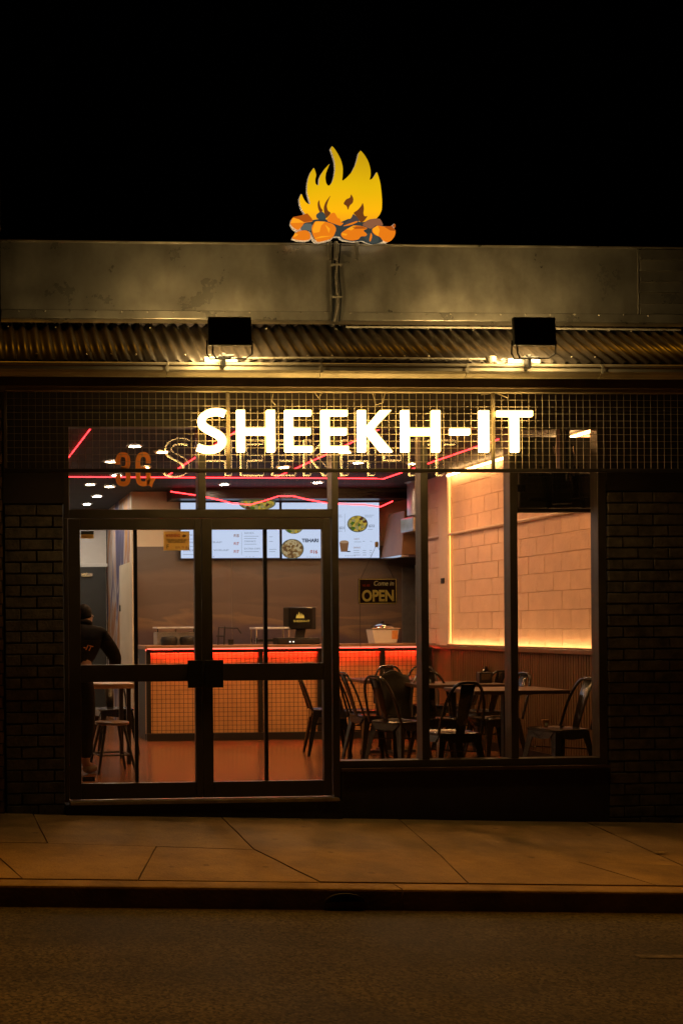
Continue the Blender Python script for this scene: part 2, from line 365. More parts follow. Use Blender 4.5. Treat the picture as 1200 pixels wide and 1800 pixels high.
# a fallen leaf on the footpath
p = on(foot, 1158, 1501)
mb = MB(); pts = [(-.05, 0, .012), (-.02, .02, .008), (.02, .022, .006), (.055, .0, .014), (.02, -.02, .007), (-.02, -.018, .006), (0, 0, .016)]
mb.add([(x, y, z+.002) for x, y, z in pts], [(0, 5, 6), (5, 4, 6), (4, 3, 6), (3, 2, 6), (2, 1, 6), (1, 0, 6)])
o = mb.build('fallen_leaf', mat('dry_leaf', (.42, .30, .14), .8, 0, .2, 40), loc=p); tag(o, 'small dry leaf lying on the footpath at right', 'leaf')

# ------------------------------------------------------------------ the shop building
shop = empty('shop_building', (0, 0, 0), label='low brick shop with glass doors, metal awning and sheet metal parapet', cat='building')
fX = lambda x, y=1100, Y=0: atY(x, y, Y).x
fZ = lambda x, y, Y=0: atY(x, y, Y).z
XL, XR = fX(8, 1200), 3.6                    # facade ends
XD0, XD1 = fX(113, 1100), fX(590, 1100)      # door unit
XW1 = fX(1060, 1050)                         # window unit right edge
ZH = fZ(400, 752)                            # window head
ZT0, ZT1 = fZ(350, 911), fZ(350, 896)        # transom bar between doors and fanlights
ZS = fZ(800, 1334)                           # window sill (top of frame bottom rail)
ZS0 = fZ(800, 1347)
ZFT = 2.21
# brick piers: mortar core + bricks
CH, BL = .0855, .2395
def pier(x0, x1, z0f, z1, off):
    core = MB().box((x0+.008, -.030, -.6), (x1-.004, .10, z1)).build('brick_pier', MORTAR, shop)
    mesh_cache = {}
    z = z1-CH; row = 0
    while z > z0f-.1:
        x = x0-(BL/2 if (row+off) % 2 else 0)
        while x < x1:
            a, b_ = max(x, x0), min(x+BL, x1)
            if b_-a > .03:
                w = round(b_-a-.010, 3); key = (w, random.randrange(3))
                if key not in mesh_cache:
                    g = MB(); g.box((0, 0, 0), (w, .10, CH-.0105)); me = g.mesh('brick')
                    bm = bmesh.new(); bm.from_mesh(me); bmesh.ops.bevel(bm, geom=bm.edges[:], offset=.004, segments=1, affect='EDGES')
                    for v in bm.verts: v.co += Vector((random.uniform(-.0012, .0012), random.uniform(-.0015, .0015), random.uniform(-.0012, .0012)))
                    bm.to_mesh(me); bm.free(); me.materials.append(BRICK); mesh_cache[key] = me
                o = link('brick', mesh_cache[key], None, core); o.location = (a+.005, -.042+random.uniform(-.0025, .0025), z+random.uniform(-.001, .001))
                o.rotation_euler = (0, random.uniform(-.002, .002), random.uniform(-.004, .004))
            x += BL
        z -= CH; row += 1
pier(XL+.004, XD0-.004, zof(foot, XL, 0), ZFT, 0)
pier(XW1+.012, 3.2, zof(foot, 3, 0), ZFT+.09, 1)
# dark cladding over the openings and above the piers
boxo('cladding', (XL, -.046, ZFT+.002), (XD0, .06, 3.02), CLAD, shop)
boxo('cladding', (XW1+.008, -.046, ZFT+.092), (3.2, .06, 3.02), CLAD, shop)
boxo('cladding', (XD0+.002, -.020, ZH+.045), (XW1+.006, .06, 3.02), CLAD, shop)
boxo('rendered_wall', (3.204, -.05, -.9), (4.6, .10, 3.02), CLAD, shop)
# plinth under window and door step
boxo('plinth', (XD1+.02, -.040, -.7), (XW1+.010, .10, ZS0-.002), PLINTH, shop, .004)
boxo('door_step', (XD0-.002, -.075, -.7), (XD1+.018, .10, -.022), PLINTH, shop, .004)
boxo('threshold', (XD0+.03, -.095, -.020), (XD1-.01, .08, .004), mat('threshold_metal', (.38, .30, .20), .42, .5, .25, 6), shop, .003)

# doors and windows
FY0, FY1 = -.035, .075
def bars(name, rects, parent, y0=FY0, y1=FY1, m_=FRAME):
    for (x0, x1, z0, z1) in rects: boxo(name, (x0, y0, z0), (x1, y1, z1), m_, parent, .003)
def pane(x0, x1, z0, z1, parent, y=.02):
    return MB().box((x0-.006, y, z0-.006), (x1+.006, y+.006, z1+.006)).build('pane', GLASS, parent)
# fanlights over the doors
fan = empty('window', parent=shop)
xa, xb, xc, xd = fX(121, 830), fX(347, 830), fX(360, 830), fX(580, 830)
bars('frame', [(XD0, XD1+.012, ZH, ZH+.043), (XD0, xa, ZT0, ZH-.001), (xb, xc, ZT1+.001, ZH-.001), (xa+.001, XD1+.012, ZT0, ZT1)], fan)
boxo('frame', (xd, FY0-.004, .006), (fX(592.5, 1000), FY1+.002, ZH-.002), FRAME, fan, .003)
pane(xa, xb, ZT1, ZH, fan); pane(xc, xd, ZT1, ZH, fan)
# shop window with three lights
win = empty('window', parent=shop)
g = [(592.5, 737), (750, 893), (906, 1047)]
X = [(fX(a, 1050), fX(b_, 1050)) for a, b_ in g]
bars('frame', [(X[0][1], X[1][0], ZS+.001, ZH-.001), (X[1][1], X[2][0], ZS+.001, ZH-.001), (X[2][1], XW1+.004, ZS0, ZH-.001),
               (X[0][0]+.001, X[2][1]-.001, ZS0, ZS), (XD1+.013, XW1+.004, ZH, ZH+.043)], win)
boxo('sill', (X[0][0], -.075, ZS0-.022), (XW1+.002, -.036, ZS0+.002), mat('sill_paint', (.07, .035, .025), .45, 0, .2, 8), win, .003)
for a, b_ in X: pane(a, b_, ZS, ZH, win)
# narrow second mullion seen high in the right light
boxo('frame', (fX(982, 780), -.01, fZ(985, 826)), (fX(992, 780), .05, ZH-.002), FRAME, win, .002)
# door jamb at left
boxo('door_jamb', (XD0, FY0, .006), (fX(120, 1100), FY1, ZT0-.001), FRAME, shop, .003)
def door(px0, px1, gx0, gx1, bar, hside):
    d = empty('door', parent=shop)
    x0, x1, a, b_ = fX(px0), fX(px1), fX(gx0), fX(gx1)
    zt, zu, zm, zl, zb = ZT0-.006, fZ(350, 931), fZ(350, 1167), fZ(350, 1197), fZ(350, 1374)
    y0, y1 = -.028, .022
    bars('stile', [(x0, a, .012, zt), (b_, x1, .012, zt)], d, y0, y1)
    bars('rail', [(a+.001, b_-.001, zu, zt), (a+.001, b_-.001, fZ(350, 1197), zm), (a+.001, b_-.001, .012, zb)], d, y0+.002, y1)
    pane(a, b_, zm, zu, d, -.006); pane(a, b_, zb, zl, d, -.006)
    xm = fX(bar)
    boxo('glazing_bar', (xm-.014, .004, zm+.001), (xm+.014, .030, zu-.001), BLACK, d, .002)
    boxo('glazing_bar', (xm-.014, .004, zb+.001), (xm+.014, .030, zl-.001), BLACK, d, .002)
    hx0, hx1 = (fX(326), x1-.006) if hside < 0 else (x0+.006, fX(388))
    h = empty('handle', parent=d)
    boxo('plate', (hx0, -.085, fZ(350, 1208)), (hx1, -.068, fZ(350, 1160)), BLACK, h, .004)
    for zz in (fZ(350, 1172), fZ(350, 1196)):
        MB().tube([((hx0+hx1)/2, -.069, zz), ((hx0+hx1)/2, -.026, zz)], .012, 10).build('post', BLACK, h)
    return d
door(121, 353.3, 141.5, 342, 239.5, -1)
door(354.2, 580, 372.5, 566, 467.5, 1)

# eave: soffit lining, fascia, gutter
EY = -.70
ZG0, ZG1 = fZ(600, 664, EY), fZ(600, 640, EY)
boxo('soffit', (XL-.3, EY+.07, 3.022), (4.5, .07, 3.040), mat('soffit_board', (.10, .075, .055), .8, 0, .2, 3), shop)
boxo('fascia', (XL-.3, EY+.055, ZG0-.055), (4.5, EY+.075, ZG1-.03), mat('fascia_paint', (.16, .12, .08), .6, 0, .2, 5), shop, .003)
prof = [(.050, ZG1-.002), (.0, ZG1-.002), (-.012, ZG1-.010), (-.012, ZG1-.022), (-.002, ZG1-.028), (-.004, ZG1-.055), (.008, ZG1-.072), (.030, ZG0+.004), (.052, ZG0), (.052, ZG0+.010), (.034, ZG0+.014), (.012, ZG1-.066), (.004, ZG1-.020), (.050, ZG1-.010)]
prof = [(EY-.04+a, z) for a, z in prof]
for i, (x0, x1) in enumerate([(XL-.28, fX(292, 650, EY)), (fX(292, 650, EY)+.004, fX(560, 650, EY)), (fX(560, 650, EY)+.004, fX(815, 650, EY)), (fX(815, 650, EY)+.004, fX(1050, 650, EY)), (fX(1050, 650, EY)+.004, 4.5)]):
    n = len(prof); dz = .0015*(i % 2)
    mb = MB().add([(x0, y, z+dz) for y, z in prof]+[(x1, y, z+dz) for y, z in prof], [(k, k+n, (k+1) % n+n, (k+1) % n) for k in range(n)]+[tuple(range(n)), tuple(range(2*n-1, n-1, -1))])
    mb.build('gutter', GUTTER, shop, fixn=True)
    if i: boxo('gutter_joint', (x0-.010, EY-.0545, ZG1-.070), (x0+.008, EY-.0525, ZG1-.006), GUTTER, shop, .002)
# corrugated awning sheets (real corrugations)
RY0, RY1 = EY-.025, -.13
RZ0, RZ1 = fZ(600, 641, RY0)+.012, fZ(600, 574, RY1)
PITCH, AMP, SH = .0860, .0150, 9
awn = empty('awning_roof', parent=shop)
x = XL-.2; k = 0
while x < 4.4:
    mb = MB(); n = SH*10; vs = []
    jit = random.uniform(-.004, .004)
    for i in range(n+1):
        xx = x+i*PITCH/10; h = AMP*math.cos(2*math.pi*i/10)
        vs += [(xx, RY0+jit, RZ0+h), (xx, RY1, RZ1+h)]
    mb.add(vs, [(2*i, 2*i+2, 2*i+3, 2*i+1) for i in range(n)])
    o = mb.build('roof_sheet', ROOFMETAL, awn, smooth='all'); s_ = o.modifiers.new('thick', 'SOLIDIFY'); s_.thickness = .0012
    o.location = (0, 0, .0015*(k % 2)); x += PITCH*SH-.002; k += 1
# screws with washers
for k in range(46):
    t = random.choice([.12, .85]); xx = XL+PITCH*2*k+.04
    if xx > 3.4: break
    y = RY0+(RY1-RY0)*t; z = RZ0+(RZ1-RZ0)*t
    MB().lathe([(.008, 0), (.008, .004), (.004, .009)], 8, (xx, y, z+AMP)).build('roof_screw', WIRE, awn)
# parapet: upright sheets, foot flashing, capping, weatherboards at the right
PY = -.12
ZP1 = fZ(600, 431, PY); ZF1, ZF0 = fZ(600, 549, PY), fZ(600, 567, PY-.02)
par = empty('parapet', parent=shop)
boxo('backing', (XL-.2, PY+.012, 2.9), (4.5, .10, ZP1-.012), CLAD, par)
sx = [(XL-.01, fX(584, 500, PY)-.004), (fX(584, 500, PY)+.004, fX(1122, 500, PY))]
for a, b_ in sx:
    # gently dented sheet
    nx, nz = 48, 14; vs = []; ph = random.random()*9
    for j in range(nz+1):
        for i in range(nx+1):
            xx = a+(b_-a)*i/nx; zz = ZF1+.004+(ZP1-ZF1-.004)*j/nz; e = min(1, 6*min(i/nx, 1-i/nx))*min(1, 4*min(j/nz, 1-j/nz))
            d = .004*math.sin(xx*3.1+ph)*math.cos(zz*7+ph)+.003*math.sin(xx*7.7+zz*9+ph*2)
            vs.append((xx, PY+d*e, zz))
    MB().add(vs, [(j*(nx+1)+i, j*(nx+1)+i+1, (j+1)*(nx+1)+i+1, (j+1)*(nx+1)+i) for j in range(nz) for i in range(nx)]).build('parapet_sheet', GALV, par, smooth='all')
    # folded edges of the sheet
    boxo('seam', (b_-.012, PY-.006, ZF1+.006), (b_-.001, PY+.010, ZP1-.003), GALV, par, .002)
boxo('coping', (XL-.01, PY-.012, ZP1-.002), (4.5, .11, ZP1+.010), GALV, par, .003)
boxo('flashing', (XL-.01, PY-.012, ZF0+.02), (4.5, PY+.008, ZF1+.001), GALV, par, .003)
MB().add([(XL-.01, PY-.014, ZF0+.018), (4.5, PY-.014, ZF0+.018), (4.5, PY-.075, ZF0-.028), (XL-.01, PY-.075, ZF0-.028)], [(0, 3, 2, 1)]).build('apron_flashing', GALV, par)
x0 = sx[1][1]+.006; nb = 6; hb = (ZP1-ZF1-.01)/nb
for k in range(nb):
    z0 = ZF1+.004+k*hb
    MB().add([(x0, PY-.016, z0), (4.5, PY-.016, z0), (4.5, PY, z0+hb-.002), (x0, PY, z0+hb-.002), (x0, PY+.006, z0), (4.5, PY+.006, z0)], [(0, 1, 2, 3), (0, 4, 5, 1), (0, 3, 4)]).build('weatherboard', GALV, par, fixn=True)
for k in range(26):
    xx = XL+.12+k*.19
    MB().lathe([(.007, 0), (.007, .003), (.003, .006)], 8).build('rivet', WIRE, par, loc=(xx, PY-.012, ZF1-.008+random.uniform(-.003, .003))).rotation_euler = (R(90), 0, 0)

# neighbouring building at the left edge
nb_ = empty('neighbouring_building', (XL+.006, 0, 0), label='brown brick neighbouring building at the far left edge', cat='building')
NB = mat('brick_brown', (.16, .085, .045), .75, 0, .3, 9, .3, 45)
w = MB().box((-1.6, -.06, -.8), (-.012, .25, 5.0)).build('wall', MORTAR, nb_)
me = MB().box((0, 0, 0), (.229, .1, CH-.0105)).mesh('brick'); me.materials.append(NB)
for r_ in range(66):
    for c_ in range(2):
        o = link('brick', me, None, w); o.location = (-.012-.2395*(c_+1)+(.12 if r_ % 2 else 0)-.12, -.072+random.uniform(-.002, .002), -.75+r_*CH)
    if r_ % 2 == 0:
        o = link('brick', me, None, w); o.location = (-.125, -.072, -.75+r_*CH); o.scale = (.49, 1, 1)

# ------------------------------------------------------------------ sign: wire mesh screen with glowing letters
SY = -.60
zt_, zb_ = fZ(600, 690, SY), fZ(600, 827, SY)
sign = empty('shop_sign', (0, SY, zb_), label='glowing white letters on a wire mesh screen under the awning', cat='sign')
sx0, sx1 = fX(10, 760, SY), 3.15
GOLDF = mat('sign_frame', (.20, .16, .10), .5, .3, .2, 6)
H_ = zt_-zb_
boxo('top_rail', (sx0, -.02, H_), (sx1, .025, fZ(600, 673, SY)-zb_), GUTTER, sign, .004)
boxo('bottom_rail', (sx0, -.012, -.014), (sx1, .014, .012), FRAME, sign, .003)
posts = [sx0, fX(401, 760, SY), fX(866, 760, SY), sx1]
for i, xx in enumerate(posts):
    boxo('post', (xx-.011, -.011, .013), (xx+.011, .013, H_-.001), GOLDF, sign, .002)
for i in range(3):
    a, b_ = posts[i]+.012, posts[i+1]-.012; mb = MB(); n = round((b_-a)/.0495)
    for k in range(1, n):
        xx = a+(b_-a)*k/n; mb.box((xx-.0012, -.003, .012), (xx+.0012, .0, H_))
    nz = 11
    for k in range(1, nz):
        zz = .012+(H_-.012)*k/nz; mb.box((a, .0001, zz-.0012), (b_, .003, zz+.0012))
    tag(mb.build('wire_grid', WIRE, sign), kind='stuff')
LFACE = emit('letter_face', (1.0, .66, .22), 4.6)
LSIDE = emit('letter_side', (1.0, .60, .16), 34.0)
LHALO = emit('letter_halo', (1.0, .60, .20), 13.0)
def rounded(pts, r=.008, n=4):
    out = []; L = len(pts)
    for i in range(L):
        p0, p1, p2 = Vector(pts[i-1]), Vector(pts[i]), Vector(pts[(i+1) % L])
        a = (p0-p1); b_ = (p2-p1); rr = min(r, a.length*.45, b_.length*.45); a.normalize(); b_.normalize()
        s_, e = p1+a*rr, p1+b_*rr
        for k in range(n+1):
            t = k/n; out.append(tuple(s_*(1-t)**2+p1*2*t*(1-t)+e*t*t))
    return out
LY = -.045                                     # letter front, measured from the screen
def lp(x, y): p = atY(x, y, SY+LY); return (p.x, p.z-zb_)
zc0, zc1 = lp(640, 794)[1], lp(640, 720.5)[1]
cap = zc1-zc0
def rect(x0, x1, z0, z1): return [(x0, z0), (x1, z0), (x1, z1), (x0, z1)]
def offset_in(P, d):
    n = len(P); A = sum(P[i][0]*P[(i+1) % n][1]-P[(i+1) % n][0]*P[i][1] for i in range(n)); sg = 1 if A > 0 else -1; out = []
    for i in range(n):
        a, b_, c = Vector(P[i-1]), Vector(P[i]), Vector(P[(i+1) % n]); e1 = (b_-a).normalized(); e2 = (c-b_).normalized()
        n1 = Vector((-e1.y, e1.x))*sg; n2 = Vector((-e2.y, e2.x))*sg; m_ = n1+n2; k = d/max(.45, .5*m_.length) ; out.append(tuple(b_+m_.normalized()*k))
    return out
def letter(ch, px0, px1):
    a, b_ = lp(px0, 757)[0], lp(px1, 757)[0]; w = b_-a; v = .055; h = .041
    z0, z1, zm = zc0, zc1, (zc0+zc1)/2
    if ch == 'H': P = [(a, z0), (a+v, z0), (a+v, zm-.029), (b_-v, zm-.029), (b_-v, z0), (b_, z0), (b_, z1), (b_-v, z1), (b_-v, zm+.021), (a+v, zm+.021), (a+v, z1), (a, z1)]
    elif ch == 'E': P = [(a, z0), (b_, z0), (b_, z0+h), (a+v, z0+h), (a+v, zm-.027), (b_-.012, zm-.027), (b_-.012, zm+.021), (a+v, zm+.021), (a+v, z1-h), (b_-.006, z1-h), (b_-.006, z1), (a, z1)]
    elif ch == 'K': P = [(a, z0), (a+v, z0), (a+v, zm-.012), (b_-.083, z0), (b_, z0), (a+v+.055, zm+.012), (b_-.008, z1), (b_-.083, z1), (a+v, zm+.022), (a+v, z1), (a, z1)]
    elif ch == 'I': P = rect(a, b_, z0, z1)
    elif ch == 'T': c = (a+b_)/2; P = [(c-v/2, z0), (c+v/2, z0), (c+v/2, z1-h), (b_, z1-h), (b_, z1), (a, z1), (a, z1-h), (c-v/2, z1-h)]
    elif ch == '-': P = rect(a, b_, zc0+.122, zc0+.166)
    elif ch == 'S':
        # centre line of the S, stroked
        cl = [(.93, .875), (.80, .915), (.62, .925), (.42, .905), (.25, .835), (.165, .73), (.20, .62), (.34, .545), (.52, .485), (.70, .42), (.83, .335), (.855, .235), (.77, .145), (.60, .09), (.40, .075), (.20, .095), (.045, .135)]
        H2 = cap*1.07; zb2 = zc0-cap*.035
        q = [Vector((a+x_*w, zb2+y_*H2)) for x_, y_ in cl]
        # smooth
        for _ in range(2):
            nq = [q[0]]
            for i in range(len(q)-1): nq += [q[i]*.75+q[i+1]*.25, q[i]*.25+q[i+1]*.75]
            q = nq+[q[-1]]
        th = .0238; Ls, Rs = [], []
        for i, p_ in enumerate(q):
            t = (q[min(i+1, len(q)-1)]-q[max(i-1, 0)]).normalized(); nn = Vector((-t.y, t.x)); k = th*(1.0+.12*math.sin(math.pi*i/len(q)))
            Ls.append(tuple(p_+nn*k)); Rs.append(tuple(p_-nn*k))
        P = Ls+Rs[::-1]; f_ = (th-.0075)/th; RAW = [tuple(Vector(c_)+(Vector(l_)-Vector(c_))*f_) for c_, l_ in zip([tuple(v) for v in q], Ls)]+[tuple(Vector(c_)+(Vector(l_)-Vector(c_))*f_) for c_, l_ in zip([tuple(v) for v in q], Rs)][::-1]
    if ch != 'S': RAW = offset_in(P, .0075); P = rounded(P, .007, 3)
    L = MB().prism(P, LY, LY+.032, 0, 1, 2).build('letter', [LFACE, LSIDE, LHALO], sign)
    # black back plate a little smaller than the body, so light escapes round its edge
    pts = RAW
    MB().prism(pts, LY+.0335, LY+.0375).build('back_plate', BLACK, L)
    for zz in ((z0+z1)/2,): boxo('stand_off', ((a+b_)/2-.004, LY+.038, zz-.004), ((a+b_)/2+.004, -.003, zz+.004), WIRE, L)
for ch, a, b_ in [('S', 346, 400.5), ('H', 417.5, 484), ('E', 502, 549.5), ('E', 566, 613), ('K', 630, 690.5), ('H', 706, 774), ('-', 792, 826.5), ('I', 843.5, 860), ('T', 875, 936.5)]:
    letter(ch, a, b_)
# sign cable loops behind the mesh
for k, pts in enumerate([[(480, 692), (478, 705), (484, 712)], [(553, 690), (560, 700), (566, 690)], [(655, 692), (660, 712), (672, 708), (676, 692)], [(845, 694), (870, 690), (893, 700)]]):
    mb = MB().tube([atY(x, y, SY+.03) for x, y in pts], .004, 6)
    o = mb.build('sign_cable', WIRE, sign); o.matrix_parent_inverse = Matrix.Translation((0, -SY, -zb_))

# ------------------------------------------------------------------ floodlights on the gutter
def flood(pxc, label):
    FY = EY-.22
    c = atY(pxc, 612, FY); base = Vector((fX(pxc-13, 640, FY+.16), FY+.16, ZG1))
    o = empty('floodlight', base, label=label, cat='floodlight', group='floodlights above the gutter')
    w, h, d = .292, .195, .035
    hx = c.x-base.x; hz = fZ(pxc, 583, FY)-base.z
    head = empty('lamp_head', (hx, -.16, hz), parent=o); head.rotation_euler = (R(-4), 0, 0)
    MB().box((-w/2, -d/2, -h/2), (w/2, d/2, h/2)).build('housing', BLACK, head, .006)
    for k in range(9): boxo('cooling_fin', (-w/2+.03+k*.03, -d/2-.008, -h/2+.02), (-w/2+.034+k*.03, -d/2+.002, h/2-.04), BLACK, head)
    boxo('lens', (-w/2+.02, d/2-.001, -h/2+.02), (w/2-.02, d/2+.004, h/2-.02), emit('flood_lens', (1.0, .68, .27), 135.0), head)
    zb2 = hz-h/2-.10
    MB().tube([(hx-w/2-.008, -.16, hz-.06), (hx-w/2-.008, -.15, zb2+.05), (hx-w/2+.02, -.13, zb2+.02), (hx+w/2-.03, -.13, zb2+.024), (hx+w/2+.008, -.15, zb2+.05), (hx+w/2+.008, -.16, hz-.06)], .0055, 8).build('bracket', BLACK, o)
    MB().tube([(hx-w/2+.03, -.16, hz-h/2), (hx-w/2+.03, -.16, hz-h/2-.05), (hx-w/2+.06, -.13, hz-h/2-.075), (.0, -.02, .03)], .006, 8).build('cable', BLACK, o)
    boxo('clamp', (-.014, -.045, -.045), (.014, .02, .05), BLACK, o, .004)
    MB().tube([(-.03, -.02, .032), (.075, -.02, .036)], .011, 10).build('knuckle', BLACK, o)
    MB().bar((0, -.02, .034), (.02, -.14, zb2+.02), .022, .012).build('arm', BLACK, o)
    boxo('driver_box', (-.115, .035, .006), (-.02, .085, .040), WHITE, o, .004)
    boxo('driver_box', (.025, .035, .006), (.115, .085, .036), WHITE, o, .004)
    return o
flood(404, 'black floodlight on the gutter left of the flame sign')
flood(938, 'black floodlight on the gutter right of the flame sign')
# conduit along the foot of the awning between the floods, with a round junction box
y = EY+.02; z = fZ(600, 631, y)
mb = MB().tube([(fX(425, 628, y), y, z), (fX(560, 628, y), y, z+.004), (fX(855, 628, y), y, z+.002)], .010, 10)
con = mb.build('electrical_conduit', mat('conduit_grey', (.42, .38, .30), .5, 0, .1, 20), smooth=True); tag(con, 'thin pale conduit lying along the awning edge between the floodlights', 'conduit')
c = (fX(862, 628, y), y, z-.02)
MB().lathe([(.036, -.012), (.038, .03), (.036, .034), (.034, .04)], 18, c).build('junction_box', mat('conduit_grey', (.42, .38, .30)), con, smooth=True)
for (x0, x1) in ((370, 384), (880, 905)):
    pts = [Vector((fX(x0+(x1-x0)*t/6, 630, y), y+.01*math.sin(t*2.1), z+.012*math.sin(t*1.7)-.004)) for t in range(7)]
    MB().tube(pts, .007, 8).build('flexible_cable', mat('conduit_grey', (.42, .38, .30)), con, smooth=True)
# upper conduit along the roof-parapet junction, right half
y2 = PY-.085; z2 = fZ(600, 575, y2)
mb = MB().tube([(fX(608, 574, y2), y2, z2), (fX(800, 577, y2), y2, z2+.003), (fX(1195, 580, y2), y2, z2-.004)], .008, 8)
tag(mb.build('electrical_conduit', mat('conduit_grey', (.42, .38, .30)), smooth=True), 'thin conduit along the foot of the parapet, right of the cables', 'conduit')
# cables dropping from the flame sign down the parapet
cab = empty('sign_power_cables', (fX(588, 500, PY), PY-.02, ZF0), label='black power cables and pipe running down the parapet under the flame sign', cat='cable')
for k, (dx, rr, m_) in enumerate([(-.012, .010, BLACK), (.010, .009, mat('pipe_grey', (.20, .17, .13), .5, 0, .2, 20)), (.03, .006, BLACK)]):
    pts = [(dx+.008*math.sin(t*.9+k)+(-.03*max(0, (t-7)/3) if k < 2 else .0), -.004*k, (ZP1-ZF0+.03)*(1-t/10)-.03) for t in range(11)]
    MB().tube(pts, rr, 8).build('cable', m_, cab, smooth=True)
loop = [(.0+.03*math.sin(a), -.035, -.06-.035*a) for a in [i*.5 for i in range(8)]]
MB().tube(loop, .006, 6).build('cable', BLACK, cab, smooth=True)
for zz in (.18, .42): boxo('clip', (-.03, -.02, zz), (.045, .012, zz+.012), WIRE, cab)

# ------------------------------------------------------------------ flame sign on the parapet
FSY = PY-.10
def fp(cx_, cy_): p = atY(490+cx_/5.4545, 240+cy_/5.4545, FSY); return (p.x, p.z)
base = atY(601, 428, FSY)
fs = empty('flame_sign', (base.x, FSY, base.z), label='lit campfire sign of yellow flames over orange coals on the parapet', cat='sign')
def loc(pts): return [(fp(*p)[0]-base.x, fp(*p)[1]-base.z) for p in pts]
def smoothp(pts, it=1):
    for _ in range(it):
        q = []
        for i in range(len(pts)):
            a, b_ = pts[i], pts[(i+1) % len(pts)]; q += [(a[0]*.8+b_[0]*.2, a[1]*.8+b_[1]*.2), (a[0]*.2+b_[0]*.8, a[1]*.2+b_[1]*.8)]
        pts = q
    return pts
flame = [(245,735),(215,690),(200,640),(197,590),(215,548),(232,590),(255,630),(290,655),(302,640),(285,590),(270,530),(272,460),(285,390),(305,340),(334,300),(350,340),(357,375),(347,410),(348,450),(365,470),(383,468),(385,440),(388,400),(405,360),(440,310),(487,260),(470,300),(450,350),(443,400),(452,450),(470,475),(490,468),(515,430),(530,380),(540,310),(535,240),(515,170),(495,115),(508,93),(530,115),(565,170),(595,230),(612,300),(610,370),(603,432),(650,395),(700,340),(735,270),(755,200),(765,155),(782,135),(820,180),(855,240),(875,310),(878,370),(866,422),(900,400),(920,370),(937,340),(955,390),(970,450),(980,530),(987,620),(985,700),(965,750),(935,785)]
coal_edge = [(975,790),(1005,860),(1080,862),(1112,832),(1116,910),(1105,965),(1070,1010),(1040,1030),(950,1028),(900,1045),(850,1030),(800,1005),(720,1020),(620,1005),(585,985),(580,965),(525,965),(500,1000),(440,1020),(350,1035),(320,1000),(300,945),(297,1000),(240,1015),(170,1008),(118,985),(130,955),(170,912),(130,885),(102,840),(112,795),(140,775),(210,757)]
coal_edge = [(x_+(600-x_)*.018, y_-(y_-940)*.16 if y_ > 940 else y_) for x_, y_ in coal_edge]
sil = flame+coal_edge
RET = mat('sign_return_white', (.75, .68, .58), .5, 0, .06, 10, emis=(1, .8, .55), estr=.25)
# flame face with a lit gradient of printed yellow to orange
FM = bpy.data.materials.new('flame_face'); FM.use_nodes = True; nt = FM.node_tree; nt.nodes.clear()
tc = N(nt, 'ShaderNodeTexCoord'); sp = N(nt, 'ShaderNodeSeparateXYZ'); nt.links.new(tc.outputs['Object'], sp.inputs[0])
nz = N(nt, 'ShaderNodeTexNoise'); nz.inputs['Scale'].default_value = 3.5; nt.links.new(tc.outputs['Object'], nz.inputs['Vector'])
mr = N(nt, 'ShaderNodeMapRange'); mr.inputs['From Min'].default_value = .12; mr.inputs['From Max'].default_value = .72; nt.links.new(sp.outputs['Z'], mr.inputs['Value'])
ad = N(nt, 'ShaderNodeMath', operation='MULTIPLY_ADD'); ad.inputs[1].default_value = .22; nt.links.new(nz.outputs['Fac'], ad.inputs[0]); nt.links.new(mr.outputs[0], ad.inputs[2])
cr = N(nt, 'ShaderNodeValToRGB'); e = cr.color_ramp.elements
e[0].position = .08; e[0].color = (.80, .26, .01, 1); e[1].position = 1.0; e[1].color = (.52, .30, .004, 1)
q = e.new(.30); q.color = (.92, .43, .004, 1); q = e.new(.6); q.color = (.72, .42, .003, 1)
nt.links.new(ad.outputs[0], cr.inputs['Fac'])
em = N(nt, 'ShaderNodeEmission'); em.inputs['Strength'].default_value = 1.12; nt.links.new(cr.outputs[0], em.inputs['Color'])
ou = N(nt, 'ShaderNodeOutputMaterial'); nt.links.new(em.outputs[0], ou.inputs['Surface'])
body = MB().prism(loc(sil), 0, .028, 0, 0, 0).build('light_box', [RET], fs)
MB().prism(loc(smoothp(flame+[(900,830),(780,855),(600,870),(450,855),(350,815),(300,795)])), -.004, -.0005, 0).build('flame_face', [FM], fs)
def piece(name, pts, col, s_, layer, sm=1):
    MB().prism(loc(smoothp(pts, sm) if sm else pts), -.0045-.0022*layer, -.0043-.0022*(layer-1), 0).build(name, emit('sign_'+name+'_%d' % (int(col[0]*999+col[1]*9999)), col, s_), fs)
piece('dark_bed', [(235,825),(330,800),(450,790),(540,845),(690,780),(780,830),(900,800),(970,795),(1000,865),(1000,1005),(940,1028),(890,1038),(840,1024),(800,1000),(720,1012),(600,990),(585,960),(520,960),(480,995),(340,1000),(310,930),(300,915),(200,900)], (.035, .042, .038), 1, 1)
for pts in ([(688,553),(712,600),(705,640),(675,665),(658,712),(648,670),(613,648),(640,605),(680,590)], [(800,635),(812,690),(805,740),(815,770),(848,765),(820,805),(790,832),(755,800),(735,760),(708,735),(750,710),(785,670)],
            [(385,608),(388,650),(400,690),(420,712),(395,745),(372,690),(368,640)], [(497,560),(470,620),(455,670),(465,715),(497,735),(470,770),(450,790),(430,730),(427,680),(445,630)]):
    piece('ember_tongue', pts, (.16, .045, .008), 1, 2)
piece('charcoal', [(350,755),(400,718),(430,735),(450,785),(440,800),(365,795)], (.045, .06, .058), 1, 2)
piece('charcoal', [(708,742),(742,772),(775,815),(690,850),(600,872),(640,825),(690,785)], (.07, .05, .045), 1, 2)
piece('charcoal', [(240,835),(320,840),(305,915),(270,900),(200,900)], (.11, .12, .10), 1, 2)
